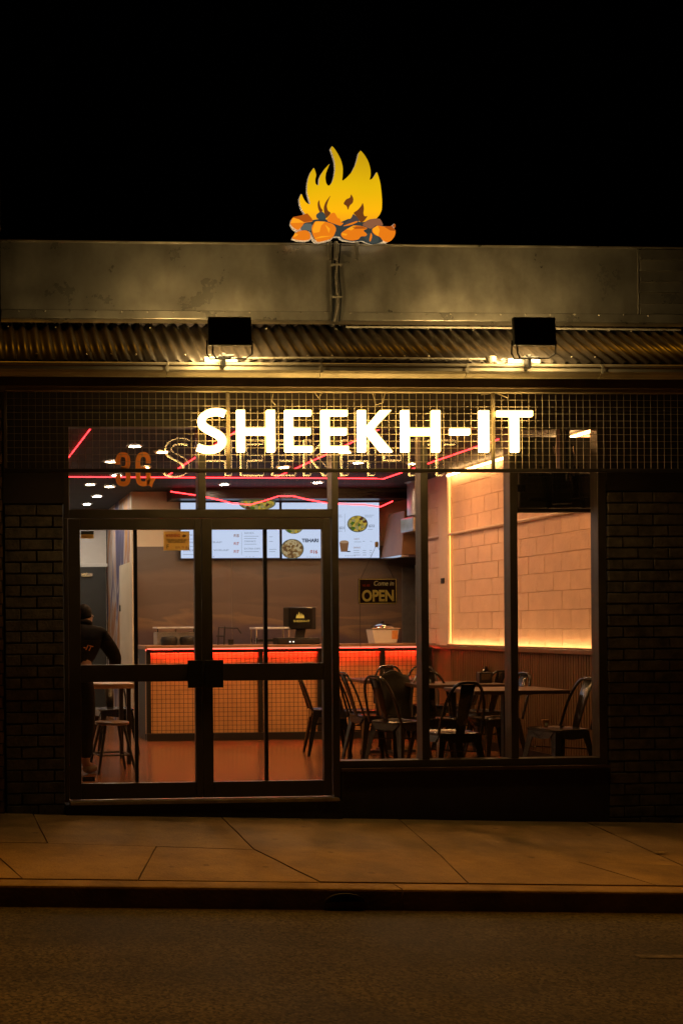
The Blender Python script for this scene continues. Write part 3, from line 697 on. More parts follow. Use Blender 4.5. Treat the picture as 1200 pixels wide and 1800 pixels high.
piece('charcoal', [(790,850),(850,800),(930,788),(968,795),(1000,858),(930,850),(885,888),(850,880)], (.26, .10, .045), 1, 2)
piece('charcoal', [(800,965),(850,925),(885,930),(955,975),(950,1015),(900,1030),(850,1015)], (.05, .058, .05), 1, 2)
OR, OL, OD = (.82, .20, .008), (1.0, .36, .012), (.42, .085, .006)
coals = [[(105,830),(130,778),(210,762),(268,742),(310,790),(325,820),(240,830),(215,870),(180,903),(140,880),(110,850)],
         [(125,970),(160,922),(230,902),(270,907),(298,940),(298,988),(250,1000),(180,997),(130,985)],
         [(310,870),(345,815),(440,820),(520,845),(548,890),(520,965),(480,992),(370,1018),(340,985),(315,930)],
         [(590,930),(640,895),(710,855),(790,862),(850,885),(800,905),(842,940),(830,960),(780,960),(760,992),(690,1003),(620,985),(595,960)],
         [(888,890),(940,855),(1000,868),(1080,865),(1114,910),(1105,960),(1070,1003),(1035,1018),(990,1003),(965,965),(920,950),(890,920)],
         [(448,812),(490,742),(530,732),(560,790),(580,790),(590,830),(618,832),(590,862),(530,842)],
         [(600,866),(680,835),(748,812),(752,824),(690,852)], [(860,1000),(878,920),(890,960),(872,1015)], [(1082,862),(1110,836),(1112,882)]]
for i, pts in enumerate(coals): piece('coal', pts, OD if i == 8 else OR, 1, 3, 1)
for pts in ([(130,778),(210,762),(268,742),(310,790),(320,815),(240,826),(190,800)], [(1000,868),(1080,865),(1114,910),(1060,905)], [(690,870),(790,866),(840,888),(720,890)]): piece('coal_facet', pts, OD, 1, 4, 0)
for pts in ([(315,900),(345,820),(440,822),(400,860),(385,920),(330,930)], [(440,850),(485,890),(475,930)], [(150,930),(180,945),(165,960),(135,970)], [(600,930),(650,940),(640,955),(600,950)], [(640,895),(710,858),(735,870),(690,905)],
            [(890,890),(940,858),(960,900),(945,960),(900,925)], [(330,985),(400,960),(500,958),(380,980)], [(110,835),(130,785),(190,800),(235,830)]): piece('coal_facet', pts, OL, 1, 4, 0)
for x in (-.075, -.03, .13): boxo('mounting_leg', (x-.012, .04, -.10), (x+.012, .07, .03), GALV, fs, .002)

# ------------------------------------------------------------------ interior: floor, ceiling, walls
ZC = 2.99
YE = 4.97
BY = 6.0                                        # kitchen back wall
WX = 2.60                                       # block wall at right
LXW = -3.3
HALLX = atY(232, 1000, BY).x
def struct(o): return tag(o, kind='structure')
FLOORM = mat('floor_vinyl', (.22, .085, .034), .20, 0, .22, 1.6, 0, 20, 0, stretch=(1.4, .6, 1))
struct(MB().box((LXW, .10, -.05), (4.4, 8.6, 0)).build('floor', FLOORM))
CEIL = mat('ceiling_dark', (.011, .010, .009), .75, 0, .15, 5, .05, 40)
struct(MB().box((LXW, .09, ZC), (4.4, 8.6, ZC+.05)).build('ceiling', CEIL))
struct(MB().box((LXW-.1, .10, 0), (LXW, 8.6, ZC)).build('wall_left', WHITE))
hb = struct(MB().box((LXW, 8.4, 0), (HALLX-.01, 8.5, ZC)).build('wall_hall', WHITE))
struct(MB().box((LXW-.1, .105, -.5), (XD0-.01, .16, ZC+.05)).build('wall_front', CLAD)); struct(MB().box((XW1+.012, .105, -.5), (WX+.3, .16, ZC+.05)).build('wall_front', CLAD))
# hall door (dark)
p0, p1 = atY(118, 997, 8.38), atY(186, 997, 8.38)
dd = empty('hall_door', parent=hb)
boxo('leaf', (p0.x, 8.34, 0), (p1.x, 8.385, p0.z), mat('door_charcoal', (.030, .034, .032), .4, 0, .2, 2), dd, .004)
boxo('leaf_frame', (p0.x-.05, 8.36, p0.z+.002), (p1.x+.03, 8.395, p0.z+.05), WHITE, dd, .003)
boxo('door_closer', (p0.x+.2, 8.30, p0.z-.14), (p1.x-.2, 8.338, p0.z-.09), CHROME, dd, .003)
# kitchen back wall + its return along the hall with the mural
back = struct(MB().box((HALLX, BY, 0), (4.4, BY+.12, ZC)).build('wall_back', CREAM))
# mural
MU = bpy.data.materials.new('mural_paint'); MU.use_nodes = True; nt = MU.node_tree; b = nt.nodes['Principled BSDF']; b.inputs['Roughness'].default_value = .55
tc = N(nt, 'ShaderNodeTexCoord'); mp = N(nt, 'ShaderNodeMapping'); mp.inputs['Scale'].default_value = (1, .8, .35); nt.links.new(tc.outputs['Object'], mp.inputs['Vector'])
nz = N(nt, 'ShaderNodeTexNoise'); nz.inputs['Scale'].default_value = 2.4; nz.inputs['Detail'].default_value = 3; nz.inputs['Distortion'].default_value = .8; nt.links.new(mp.outputs[0], nz.inputs['Vector'])
cr = N(nt, 'ShaderNodeValToRGB'); cr.color_ramp.interpolation = 'EASE'; e = cr.color_ramp.elements
e[0].position = .30; e[0].color = (.05, .045, .11, 1); e[1].position = .78; e[1].color = (.60, .52, .38, 1)
for p_, c_ in ((.40, (.10, .08, .17)), (.47, (.42, .36, .34)), (.53, (.30, .13, .05)), (.60, (.40, .19, .05)), (.68, (.16, .12, .20))): q = e.new(p_); q.color = (*c_, 1)
nt.links.new(nz.outputs['Fac'], cr.inputs['Fac']); nt.links.new(cr.outputs[0], b.inputs['Base Color'])
ret = struct(MB().box((HALLX, BY+.121, 0), (HALLX+.12, 8.4, ZC)).build('wall_return', MU))
# cream door leaf standing open along the mural wall, with its lock
zz = atX(217, 985, HALLX-.03); y0d = atX(235, 1040, HALLX-.03).y; y1d = atX(213, 1040, HALLX-.03).y
dl = empty('cream_door', (HALLX-.03, (y0d+y1d)/2, 0), label='cream door leaf standing against the painted hall wall', cat='door')
w_ = abs(y1d-y0d)/2
boxo('leaf', (-.02, -w_, .01), (.02, w_, 2.1), CREAM, dl, .004); boxo('lock', (-.035, w_-.10, 1.5), (-.02, w_-.06, 1.58), BLACK, dl, .003)
# mural sheets on the kitchen wall, wavy colour bands graded by height
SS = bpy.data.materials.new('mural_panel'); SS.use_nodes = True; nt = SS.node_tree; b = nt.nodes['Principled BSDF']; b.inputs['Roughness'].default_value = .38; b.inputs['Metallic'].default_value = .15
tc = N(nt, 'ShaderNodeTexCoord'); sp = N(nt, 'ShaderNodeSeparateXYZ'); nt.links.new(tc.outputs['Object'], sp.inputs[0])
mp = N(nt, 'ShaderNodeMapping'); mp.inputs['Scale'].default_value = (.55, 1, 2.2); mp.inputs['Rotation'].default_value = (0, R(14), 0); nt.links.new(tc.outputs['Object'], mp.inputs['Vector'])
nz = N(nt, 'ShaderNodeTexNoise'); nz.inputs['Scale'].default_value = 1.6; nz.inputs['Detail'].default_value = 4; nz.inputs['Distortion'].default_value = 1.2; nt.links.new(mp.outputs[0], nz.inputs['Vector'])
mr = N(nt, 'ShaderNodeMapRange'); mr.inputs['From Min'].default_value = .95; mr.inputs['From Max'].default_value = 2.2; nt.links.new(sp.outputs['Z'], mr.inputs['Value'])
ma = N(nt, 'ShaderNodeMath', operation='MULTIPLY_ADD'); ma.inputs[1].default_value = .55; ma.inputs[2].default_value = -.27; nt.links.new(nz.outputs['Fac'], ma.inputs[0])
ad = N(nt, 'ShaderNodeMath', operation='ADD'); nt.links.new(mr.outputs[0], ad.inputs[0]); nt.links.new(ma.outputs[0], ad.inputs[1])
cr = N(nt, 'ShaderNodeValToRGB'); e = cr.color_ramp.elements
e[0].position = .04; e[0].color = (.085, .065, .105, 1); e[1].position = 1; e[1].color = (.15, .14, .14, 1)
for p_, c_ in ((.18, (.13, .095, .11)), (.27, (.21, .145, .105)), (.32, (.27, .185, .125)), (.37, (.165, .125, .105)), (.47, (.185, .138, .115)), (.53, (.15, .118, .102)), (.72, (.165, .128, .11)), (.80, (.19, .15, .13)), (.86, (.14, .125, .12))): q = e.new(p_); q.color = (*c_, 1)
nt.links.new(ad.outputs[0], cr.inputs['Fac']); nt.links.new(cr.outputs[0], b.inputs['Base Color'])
struct(MB().box((4.3, YE, 0), (4.4, BY, ZC)).build('wall_kitchen', CREAM)); struct(MB().box((WX+.251, YE-.1, 0), (4.4, YE, ZC)).build('wall_kitchen', CREAM))
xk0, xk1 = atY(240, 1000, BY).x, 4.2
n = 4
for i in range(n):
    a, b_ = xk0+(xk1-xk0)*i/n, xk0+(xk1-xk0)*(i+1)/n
    boxo('mural_sheet', (a+.002, BY-.012, .9), (b_-.002, BY-.001, 2.30), SS, back, .002)
boxo('bulkhead', (atY(303, 850, 5.6).x, 5.62, 2.36+.50), (WX+.1, BY-.013, ZC-.001), mat('bulkhead_dark', (.013, .011, .010), .35, 0, .2, 4), back, .004)
# block wall at right: blocks over a slatted dado
BM = mat('block_paint', (.64, .43, .30), .6, 0, .06, 6, .25, 35, .05)
BJ = mat('block_joint', (.54, .36, .25), .85, 0, .1, 20)
wr = struct(MB().box((WX+.007, .165, 0), (WX+.25, YE, ZC)).build('wall_right', BJ))
YP = atX(795, 1000, WX).y                       # where the lit stretch ends
bh, bl_ = .174, .315
caches = []
for v_ in range(4):
    g = MB().box((0, -bl_/2+.0022, 0), (.05, bl_/2-.0022, bh-.005)).mesh('block'); bm = bmesh.new(); bm.from_mesh(g)
    bmesh.ops.bevel(bm, geom=bm.edges[:], offset=.0022, segments=1, affect='EDGES')
    for v in bm.verts: v.co += Vector((random.uniform(-.0015, .0015), random.uniform(-.001, .001), random.uniform(-.001, .001)))
    bm.to_mesh(g); bm.free(); g.materials.append(BM); caches.append(g)
z = 1.075; row = 0
while z+bh < ZC+.1:
    y = .30+(bl_/2 if row % 2 else 0)
    while y < YE-.16:
        o = link('block', caches[random.randrange(4)], None, wr); o.location = (WX+random.uniform(-.0015, .0015), y, z); 
        y += bl_
    z += bh; row += 1
# projecting pier where the LED runs up
boxo('pilaster', (WX-.05, YP+.01, 1.06), (WX+.02, YP+.26, ZC-.001), mat('pilaster_paint', (.60, .44, .32), .6, 0, .05, 5), wr, .004)
# dado: rail, plain backing and vertical slats
DW = mat('dado_wood', (.13, .070, .026), .45, 0, .2, 6, .05, 30, stretch=(1, 1, .1))
boxo('dado_panel', (WX-.022, .12, .0), (WX-.0015, YE, 1.02), DW, wr)
boxo('dado_rail', (WX-.07, .12, 1.022), (WX-.0015, YE, 1.060), DW, wr, .004)
boxo('dado_lip', (WX-.070, .12, 1.0605), (WX-.062, YP, 1.078), DW, wr, .001)
mb = MB(); y = .14
while y < YP-.02: mb.box((WX-.040, y, .09), (WX-.023, y+.026, 1.018)); y += .044
tag(mb.build('dado_slats', DW, wr), kind='stuff')
boxo('skirting', (WX-.045, .12, .0), (WX-.0225, YE, .088), BLACK, wr)
# LED runs of the wall
tag(boxo('led_strip', (WX-.045, .14, 1.0605), (WX-.033, YP, 1.0665), WARMLED), 'warm led strip glowing along the top of the timber dado', 'light strip')
tag(boxo('led_strip', (WX-.030, YP-.004, 1.09), (WX-.024, YP+.004, ZC-.06), emit('led_warm_upright', (1.0, .48, .13), 4.0)), 'warm upright led strip at the end of the block wall', 'light strip')
tag(boxo('led_strip', (WX-.06, .14, ZC-.05), (WX-.035, YP, ZC-.035), WARMLED), 'warm led strip along the ceiling edge above the block wall', 'light strip')
# conduit along the block wall
pa, pb = atX(750, 947, WX-.03), atX(890, 913, WX-.03)
d_ = (pb-pa); mb = MB().tube([(WX-.03, YE, pa.z), (WX-.03, .2, pa.z)], .016, 10)
tag(mb.build('wall_pipe', mat('pipe_paint', (.56, .42, .32), .5, 0, .05, 10), smooth=True), 'painted pipe running level along the block wall', 'pipe')
o = boxo('wall_switch', (WX-.065, atX(777, 1021, WX-.06).y-.04, atX(777, 1021, WX-.06).z-.03), (WX-.051, atX(777, 1021, WX-.06).y+.04, atX(777, 1021, WX-.06).z+.03), BLACK, None, .003)
tag(o, 'small black switch on the wall left of the lit blocks', 'switch')

# ceiling: red led lines and recessed downlights
def ledline(pts, label, z=ZC-.008, r_=.0055):
    mb = MB(); 
    P3 = [atZ(x, y, z) for x, y in pts]
    mb.tube(P3, r_, 6); tag(mb.build('red_led_line', REDLED), label, 'light strip', 'red led lines')
ledline([(60, 838), (660, 841), (673, 842), (876, 772)], 'long red led line running level across the ceiling then turning up right')
ledline([(483, 840), (578, 797), (676, 750)], 'red led line slanting up right across the ceiling behind the middle letters')
ledline([(292, 838), (347, 802), (455, 733)], 'short red led line slanting up behind the first two letters')
ledline([(100, 833), (122, 803), (157, 757), (190, 714)], 'red led line slanting up at the left end of the fanlight')
# wavy glowing tube standing in for the red LEDs' reflection on the bulkhead
pts = [(300, 865), (348, 872), (378, 878), (410, 886), (440, 888), (462, 882), (490, 873), (515, 873), (545, 880), (580, 886), (640, 888), (668, 892), (690, 882)]
mb = MB().tube([atY(x, y-1, 5.60) for x, y in pts], .007, 6); tag(mb.build('red_reflection_tube', REDLED), 'wavy red tube standing in for led reflections over the menu screens', 'light strip')
DL = emit('downlight_lens', (1.0, .76, .52), 270.0); DLH = emit('downlight_lens_hall', (1.0, .86, .70), 420.0); DLO = emit('added_downlight_lens_warm', (1.0, .46, .15), 700.0); TRIM = mat('downlight_trim', (.5, .48, .44), .5)
spots = [(237, 784, 'nearest of the left row'), (195, 811, 'left of the number'), (205, 835, 'behind the number'), (193, 855, 'just under the level red line'), (171, 872, 'second from the hall end'), (153, 886, 'deepest of the left row'),
         (629, 813, 'right of the middle mullion'), (558, 848, 'in front of the menu screens')]
off = [(-2.3, 7.4, 'added at the far end of the hall'), (-.9, 3.7, 'left one added to light the counter front'), (.6, 3.7, 'right one added to light the counter front'), (.2, .9, 'added just inside the big window'), (1.7, .9, 'added over the corner table'), (.9, 2.6, 'added over the middle tables'), (-.9, 2.6, 'added over the path to the counter'), (1.9, 3.4, 'added over the far corner of the dining floor'), (.3, 5.2, 'added over the kitchen side of the counter'), (-1.3, 5.2, 'added over the left end of the kitchen')]  # extra downlights added to brighten the room and the counter front
for x, y, w_ in spots+off:
    p = atZ(x, y, ZC-.004) if y > 50 else Vector((x, y, ZC-.004))
    o = empty('downlight', p, label='round recessed ceiling downlight, '+w_, cat='downlight', group='recessed ceiling downlights')
    MB().lathe([(.050, -.004), (.050, -.001), (.045, .0)], 20).build('lens', DLH if (y > 865 or x == -2.3) else DL if (y > 50 or y > 5) else DLO, o)
    mb = MB(); n = 20
    vs = [((r_*math.cos(2*math.pi*k/n), r_*math.sin(2*math.pi*k/n), zz)) for r_, zz in ((.052, -.004), (.060, -.009), (.078, -.004), (.078, .003)) for k in range(n)]
    mb.add(vs, [(i*n+k, i*n+(k+1) % n, (i+1)*n+(k+1) % n, (i+1)*n+k) for i in range(3) for k in range(n)]); mb.build('trim', TRIM, o)

# ------------------------------------------------------------------ counter
CY0 = 4.5
cx0, cx1 = atY(258, 1200, CY0).x, WX-.15
ctr = empty('service_counter', ((cx0+cx1)/2, CY0, 0), label='long service counter with wire mesh front and red light under its top', cat='counter')
hw = (cx1-cx0)/2; ZCT = atY(500, 1133, CY0).z
CW = mat('counter_wood', (.34, .16, .07), .35, 0, .2, 4, .04, 20, stretch=(1, 6, 6))
boxo('countertop', (-hw-.02, -.06, ZCT-.045), (hw, .62, ZCT), CW, ctr, .006)
PLY = mat('counter_ply', (.80, .46, .18), .6, 0, .12, 3, .03, 30)
boxo('front_panel', (-hw, .05, .08), (hw, .09, ZCT-.046), PLY, ctr)
boxo('base_rail', (-hw, .0, .0), (hw, .06, .085), BLACK, ctr, .003)
mb = MB(); x = -hw+.02
while x < hw: mb.box((x-.002, .020, .087), (x+.002, .024, ZCT-.075)); x += .0505
z = .12
while z < ZCT-.08: mb.box((-hw+.02, .0242, z-.002), (hw, .028, z+.002)); z += .0505
tag(mb.build('wire_grid', WIREBLK, ctr), kind='stuff')
for px in (247, 455, 559, 669, 752):
    x = atY(px, 1200, CY0).x-ctr.location.x; x = max(-hw-.0, x)
    boxo('post', (x, .0, .087), (x+.05, .049, ZCT-.047), BLACK, ctr, .003)
boxo('top_rail', (-hw, -.004, ZCT-.085), (hw, .018, ZCT-.047), BLACK, ctr, .003)
boxo('led_edge', (-hw, -.064, ZCT-.042), (hw, -.0605, ZCT-.030), emit('led_edge_pink', (1.0, .32, .22), 1.5), ctr)
boxo('led_run', (-hw, .030, ZCT-.058), (hw, .046, ZCT-.048), emit('led_counter_red', (1.0, .035, .02), 190.0), ctr)
boxo('side_panel', (-hw, .092, .0), (-hw+.03, .6, ZCT-.046), BLACK, ctr, .003)
# things on the counter
def on_ctr(px, dy=.3):
    p = atY(px, 1130, CY0+dy); return Vector((p.x, CY0+dy, ZCT))
S5 = 1/ (F_PX/ (CAM.y*-1+CY0+.3+.2))     # metres per photo pixel at the counter
# POS display facing the customers
p = on_ctr(526, .32)
o = empty('till_display', p, label='black till display with a small golden flame mark on the counter', cat='till')
boxo('screen', (-.19, -.03, .17), (.19, .0, .43), BLACK, o, .008)
boxo('customer_screen', (-.13, -.058, .18), (.14, -.031, .425), mat('till_glass', (.012, .012, .012), .15), o, .006)
MB().prism([(-.05, .02), (.05, .02), (.08, .17), (-.03, .17)], .005, .04).build('stand', BLACK, o)
boxo('foot', (-.13, -.12, 0), (.13, .12, .02), BLACK, o, .005)
gold = emit('gold_mark', (.75, .40, .06), 1.0)
for k, (dx, h) in enumerate([(-.04, .05), (-.018, .075), (.008, .06), (.03, .045)]):
    MB().prism([(dx-.016, .30), (dx+.014, .30), (dx+.010, .30+h*.6), (dx, .30+h)], -.0595, -.0585).build('flame_mark', gold, o)
text('lettering', 'SHEEKH-IT', .034, gold, o, (-.085, -.0595, .255), width=.19)
# till drawer
p = on_ctr(520, .18); o = empty('cash_drawer', p, label='low black cash drawer on the counter under the till display', cat='cash drawer')
boxo('case', (-.24, -.10, 0), (.25, .10, .075), BLACK, o, .004); boxo('tray_front', (-.23, -.108, .012), (.24, -.101, .062), mat('drawer_grey', (.03, .03, .03), .3), o, .003)
for dx in (-.10, -.06): MB().lathe([(.008, 0), (.008, .006)], 10).build('led_dot', emit('white_dot', (1, .9, .8), 2.0), o, loc=(dx, -.109, .03)).rotation_euler = (R(90), 0, 0)
# glass food guard left of the till
p = on_ctr(476, .42); o = empty('display_shelf', p, label='small pale shelf stand on the counter left of the till', cat='shelf')
boxo('shelf_top', (-.22, -.14, .175), (.20, .14, .20), mat('pale_acrylic', (.65, .68, .72), .2), o, .006)
for dx in (-.20, .18):
    for dy in (-.12, .12): MB().tube([(dx, dy, 0), (dx, dy, .175)], .009, 8).build('leg', CHROME, o)
boxo('tray', (-.17, -.11, .03), (.15, .11, .06), BLACK, o, .005)
# black arm stand
p = on_ctr(400, .25); o = empty('cup_rack', p, label='thin black wire rack standing on the counter', cat='rack')
for pts in ([(-.11, 0, 0), (-.10, 0, .20), (.12, 0, .19), (.16, 0, .13)], [(-.04, 0, 0), (-.03, 0, .21)], [(-.12, .05, .10), (-.02, .05, .10)]): MB().tube(pts, .008, 8).build('rod', BLACK, o)
MB().lathe([(.03, 0), (.034, .06)], 14, (.04, 0, 0)).build('cup', BLACK, o)
# bain-marie with black lids at left
p = on_ctr(308, .45); o = empty('food_warmer', p, label='pale food warmer with black pans at the left end of the counter', cat='food warmer')
boxo('case', (-.22, -.05, .0), (.24, .2, .15), mat('warmer_steel', (.45, .43, .42), .3, .7), o, .008)
boxo('glass_top', (-.23, -.10, .19), (.25, .2, .21), mat('pale_acrylic', (.65, .68, .72), .2), o, .005)
for dx in (-.21, .0, .22): boxo('post', (dx, .02, .151), (dx+.014, .034, .189), CHROME, o)
for dx in (-.10, .12):
    MB().lathe([(.09, 0), (.10, .06), (.085, .095), (.03, .105)], 18, (dx, -.16, 0)).build('pan', BLACK, o, smooth=True)
# rice cooker / warmer at right
p = on_ctr(672, .3); o = empty('rice_warmer', p, label='white tub with a shiny steel lid at the right end of the counter', cat='pot')
MB().prism([(-.13, 0), (.13, 0), (.16, .165), (-.16, .165)], -.11, .11).build('tub', WHITE, o, .01)
boxo('rim', (-.17, -.12, .166), (.17, .12, .182), CHROME, o, .005)
MB().lathe([(.13, .183), (.125, .205), (.09, .225), (.02, .232)], 20).build('lid', CHROME, o, smooth=True)
MB().lathe([(.018, .232), (.022, .255), (.012, .262)], 12).build('lid_knob', BLACK, o, smooth=True)
boxo('orange_label', (.07, -.1125, .05), (.14, -.1108, .15), mat('label_orange', (.7, .3, .08), .5), o)

# grey cold-room door right of the splashback, frame pale; extraction hood above it
q0, q1 = atY(706, 975, BY-.04), atY(735, 1125, BY-.04)
o = empty('coldroom_door', (q0.x, BY-.03, 0), label='grey cold room door with a pale frame behind the counter', cat='door')
boxo('leaf', (0, -.02, .1), (q1.x-q0.x-.04, .012, 2.02), mat('coldroom_grey', (.16, .16, .165), .35, .3), o, .004)
boxo('frame', (q1.x-q0.x-.038, -.03, .1), (q1.x-q0.x+.02, .012, 2.05), mat('coldroom_frame', (.5, .5, .48), .3, .5), o, .003)
h0 = atY(669, 870, 5.88); h1 = atY(737, 975, 5.2)
o = empty('extraction_hood', (h0.x, 5.2, h1.z), label='brown lit steel extraction hood hanging right of the menu screens', cat='hood')
HW = h1.x-h0.x
MB().add([(0, 0, 0), (HW+.3, 0, 0), (HW+.3, .7, 0), (0, .7, 0), (.10, .15, .55), (HW+.3, .15, .55), (HW+.3, .7, .55), (.10, .7, .55)], [(0,3,2,1),(4,5,6,7),(0,1,5,4),(1,2,6,5),(2,3,7,6),(3,0,4,7)]).build('canopy', mat('hood_steel', (.30, .16, .08), .5, .0, .15, 2, .1, 3), o, .006)
boxo('lip', (-.01, -.012, -.03), (HW+.3, .71, -.001), CHROME, o, .004)
pd = atY(728, 850, 4.9)
o = empty('air_duct', (pd.x+.15, 5.0, ZC), label='round air duct dropping from the ceiling beside the pale pillar', cat='duct')
MB().lathe([(.17, -.42), (.19, -.40), (.19, -.02), (.22, -.005)], 24).build('pipe', mat('duct_steel', (.5, .45, .4), .3, .9), o, smooth=True)
boxo('outlet_box', (-.21, -.2, -.60), (.21, .2, -.421), mat('duct_steel', (.5, .45, .4)), o, .02)

# ------------------------------------------------------------------ menu screens
SCR = emit('screen_white', (.60, .69, .93), 1.12)
TDK, TGR, TRD, TBR = emit('screen_dark', (.02, .025, .06), 1), emit('screen_grey', (.22, .26, .36), 1), emit('screen_red', (.42, .10, .06), 1), emit('screen_brown', (.30, .13, .06), 1)
def foodmat(name, cols, sc):
    M = bpy.data.materials.new(name); M.use_nodes = True; nt = M.node_tree; nt.nodes.clear()
    tc = N(nt, 'ShaderNodeTexCoord'); vo = N(nt, 'ShaderNodeTexVoronoi'); vo.inputs['Scale'].default_value = sc; nt.links.new(tc.outputs['Object'], vo.inputs['Vector'])
    cr = N(nt, 'ShaderNodeValToRGB'); cr.color_ramp.interpolation = 'CONSTANT'; e = cr.color_ramp.elements
    e[0].position = 0; e[0].color = (*cols[0], 1); e[1].position = 1/len(cols); e[1].color = (*cols[1], 1)
    for i, c_ in enumerate(cols[2:], 2): q = e.new(i/len(cols)); q.color = (*c_, 1)
    nt.links.new(vo.outputs['Color'], cr.inputs['Fac']); em = N(nt, 'ShaderNodeEmission'); nt.links.new(cr.outputs[0], em.inputs['Color']); em.inputs['Strength'].default_value = .9
    ou = N(nt, 'ShaderNodeOutputMaterial'); nt.links.new(em.outputs[0], ou.inputs['Surface']); return M
SALAD = foodmat('food_salad', [(.08, .14, .02), (.30, .22, .05), (.10, .035, .015), (.55, .38, .05), (.35, .30, .12), (.16, .05, .02)], 26)
RICE = foodmat('food_rice', [(.42, .28, .12), (.30, .17, .06), (.50, .38, .20), (.16, .08, .03), (.38, .25, .12)], 34)
PLATE = emit('screen_plate', (.10, .12, .10), 1)
MY = 5.90
def menu(px0, px1, label):
    a, b_ = atY(px0, 932, MY), atY(px1, 932, MY); zt, zb2 = atY((px0+px1)/2, 883.5, MY).z, atY((px0+px1)/2, 981, MY).z
    W, H = b_.x-a.x, zt-zb2
    o = empty('menu_screen', (a.x, MY, zb2), label=label, cat='screen', group='menu screens over the counter')
    boxo('casing', (-.008, .0, -.008), (W+.008, .05, H+.008), BLACK, o, .003)
    boxo('wall_bracket', (W*.35, .051, H*.3), (W*.65, BY-.02-MY, H*.7), BLACK, o)
    s_ = boxo('screen', (0, -.003, 0), (W, -.0005, H), SCR, o)
    return o, s_, W, H, a, b_, zb2
def sx_(st, px, py): p = atY(px, py, MY); return p.x-st[4].x, p.z-st[6]
def disc(st, px, py, rpx, m_, lay=1, sq=1.0):
    x, z = sx_(st, px, py); r_ = rpx*.00715
    n = 28; MB().prism([(r_*math.cos(2*math.pi*k/n), r_*sq*math.sin(2*math.pi*k/n)) for k in range(n)], -.0008, 0).build('picture', m_, st[1], loc=(x, -.0035-.001*lay, z))
def tx(st, s_, px, py, hpx, m_, wpx=None, bold=0.0):
    x, z = sx_(st, px, py); text('lettering', s_, hpx*.00715*1.38, m_, st[1], (x, -.0045, z), bold=bold, width=wpx*.00715 if wpx else None, ext=.0004)
def lines(st, px, py, w, n=1, dy=4, m_=TGR, th=.7):
    for k in range(n):
        x, z = sx_(st, px, py+k*dy); boxo('text_line', (x, -.0045, z), (x+w*random.uniform(.7, 1)*.00715, -.0038, z+th*.00715), m_, st[1])
A_ = menu(318, 491, 'left menu screen with price list and rice platter at its top right')
disc(A_, 452, 884, 33, PLATE, 1, .42); disc(A_, 452, 885, 30, SALAD, 2, .40)
tx(A_, 'KEBAB WRAP', 322, 942, 3.2, TGR, 34); tx(A_, '$15', 410.5, 944, 5, TBR, 9.5, .002); lines(A_, 322, 948, 40)
tx(A_, 'CHICKEN WRAP', 322, 955, 3.2, TGR, 68); tx(A_, '$17', 410.5, 958, 5, TRD, 9.5, .002); lines(A_, 322, 961, 50)
tx(A_, 'BEEF SEEKH WRAP', 322, 969, 3.2, TGR, 80); tx(A_, '$17', 410.5, 972, 5, TRD, 9.5, .002); lines(A_, 322, 975, 44)
boxo('text_line', (sx_(A_, 424.5, 975)[0], -.0045, sx_(A_, 424.5, 975)[1]), (sx_(A_, 425, 975)[0], -.0038, sx_(A_, 424.5, 936)[1]), TGR, A_[1])
tx(A_, 'SIDES', 429, 938.5, 3, TGR, 17); lines(A_, 429, 943, 30, 2); tx(A_, 'DRINKS', 429, 953, 3, TGR, 20); lines(A_, 429, 957, 28, 1); tx(A_, 'EXTRA DIPS', 429, 966, 3, TGR, 28); lines(A_, 429, 970, 28, 1)
lines(A_, 473, 944, 8, 2, 8); lines(A_, 473, 966, 14, 2); lines(A_, 432, 979, 3, 1); lines(A_, 438, 979, 3, 1); lines(A_, 444, 979, 3, 1); lines(A_, 374, 979, 3, 1, m_=TDK)
B_ = menu(495.5, 666, 'right menu screen with food plates, a cup and prices')
disc(B_, 516, 925, 17, PLATE, 1, .8); disc(B_, 516, 926, 15, SALAD, 2, .8)
disc(B_, 513.5, 965, 20.5, PLATE, 1, .86); disc(B_, 513.5, 965, 19, RICE, 2, .86)
tx(B_, 'TEHARI', 530.5, 953, 6.2, TDK, 29.5, .0022); tx(B_, '$16', 544.5, 973, 6.2, TRD, 13.5, .002)
for k in range(5): lines(B_, 539+k*5, 979.5, 3, 1, m_=TBR if k % 2 else TGR)
disc(B_, 582, 922, 12, PLATE, 1, .9); disc(B_, 582, 922, 10.5, SALAD, 2, .9)
disc(B_, 628, 921, 18.5, PLATE, 1, .80); disc(B_, 628, 920.5, 17, SALAD, 2, .80)
tx(B_, '$21', 595.5, 930, 4.4, TGR, 9.5, .001); tx(B_, '$22', 647, 926.5, 4.4, TGR, 11, .001)
lines(B_, 640, 906, 18, 2, 3); lines(B_, 593, 906, 10, 2, 3); lines(B_, 646, 931, 12, 1); lines(B_, 593, 934, 10, 1)
boxo('text_line', (sx_(B_, 605.5, 935)[0], -.0045, sx_(B_, 605.5, 935)[1]), (sx_(B_, 606, 935)[0], -.0038, sx_(B_, 605.5, 903)[1]), TGR, B_[1])
x, z = sx_(B_, 604.5, 970)
MB().prism([(-.042, 0), (.042, 0), (.06, .12), (-.06, .12)], -.0008, 0).build('picture', emit('screen_cup', (.22, .10, .045), 1), B_[1], loc=(x, -.0045, z))
disc(B_, 604.5, 952.5, 7.6, emit('screen_tea', (.40, .24, .14), 1), 3, .35); disc(B_, 612, 969.5, 4, TDK, 1, .25)
tx(B_, 'HOT', 622, 949, 3.2, TBR, 9); lines(B_, 622, 953, 14, 1); tx(B_, 'DRINKS', 621, 964, 3, TBR, 12); lines(B_, 621, 968, 14, 3); lines(B_, 637, 968, 8, 3); lines(B_, 649, 968, 6, 3)
for k in range(5): lines(B_, 606+k*4, 977.5, 2.4, 1, m_=TDK)
lines(B_, 637, 952, 4); lines(B_, 650, 952, 4)

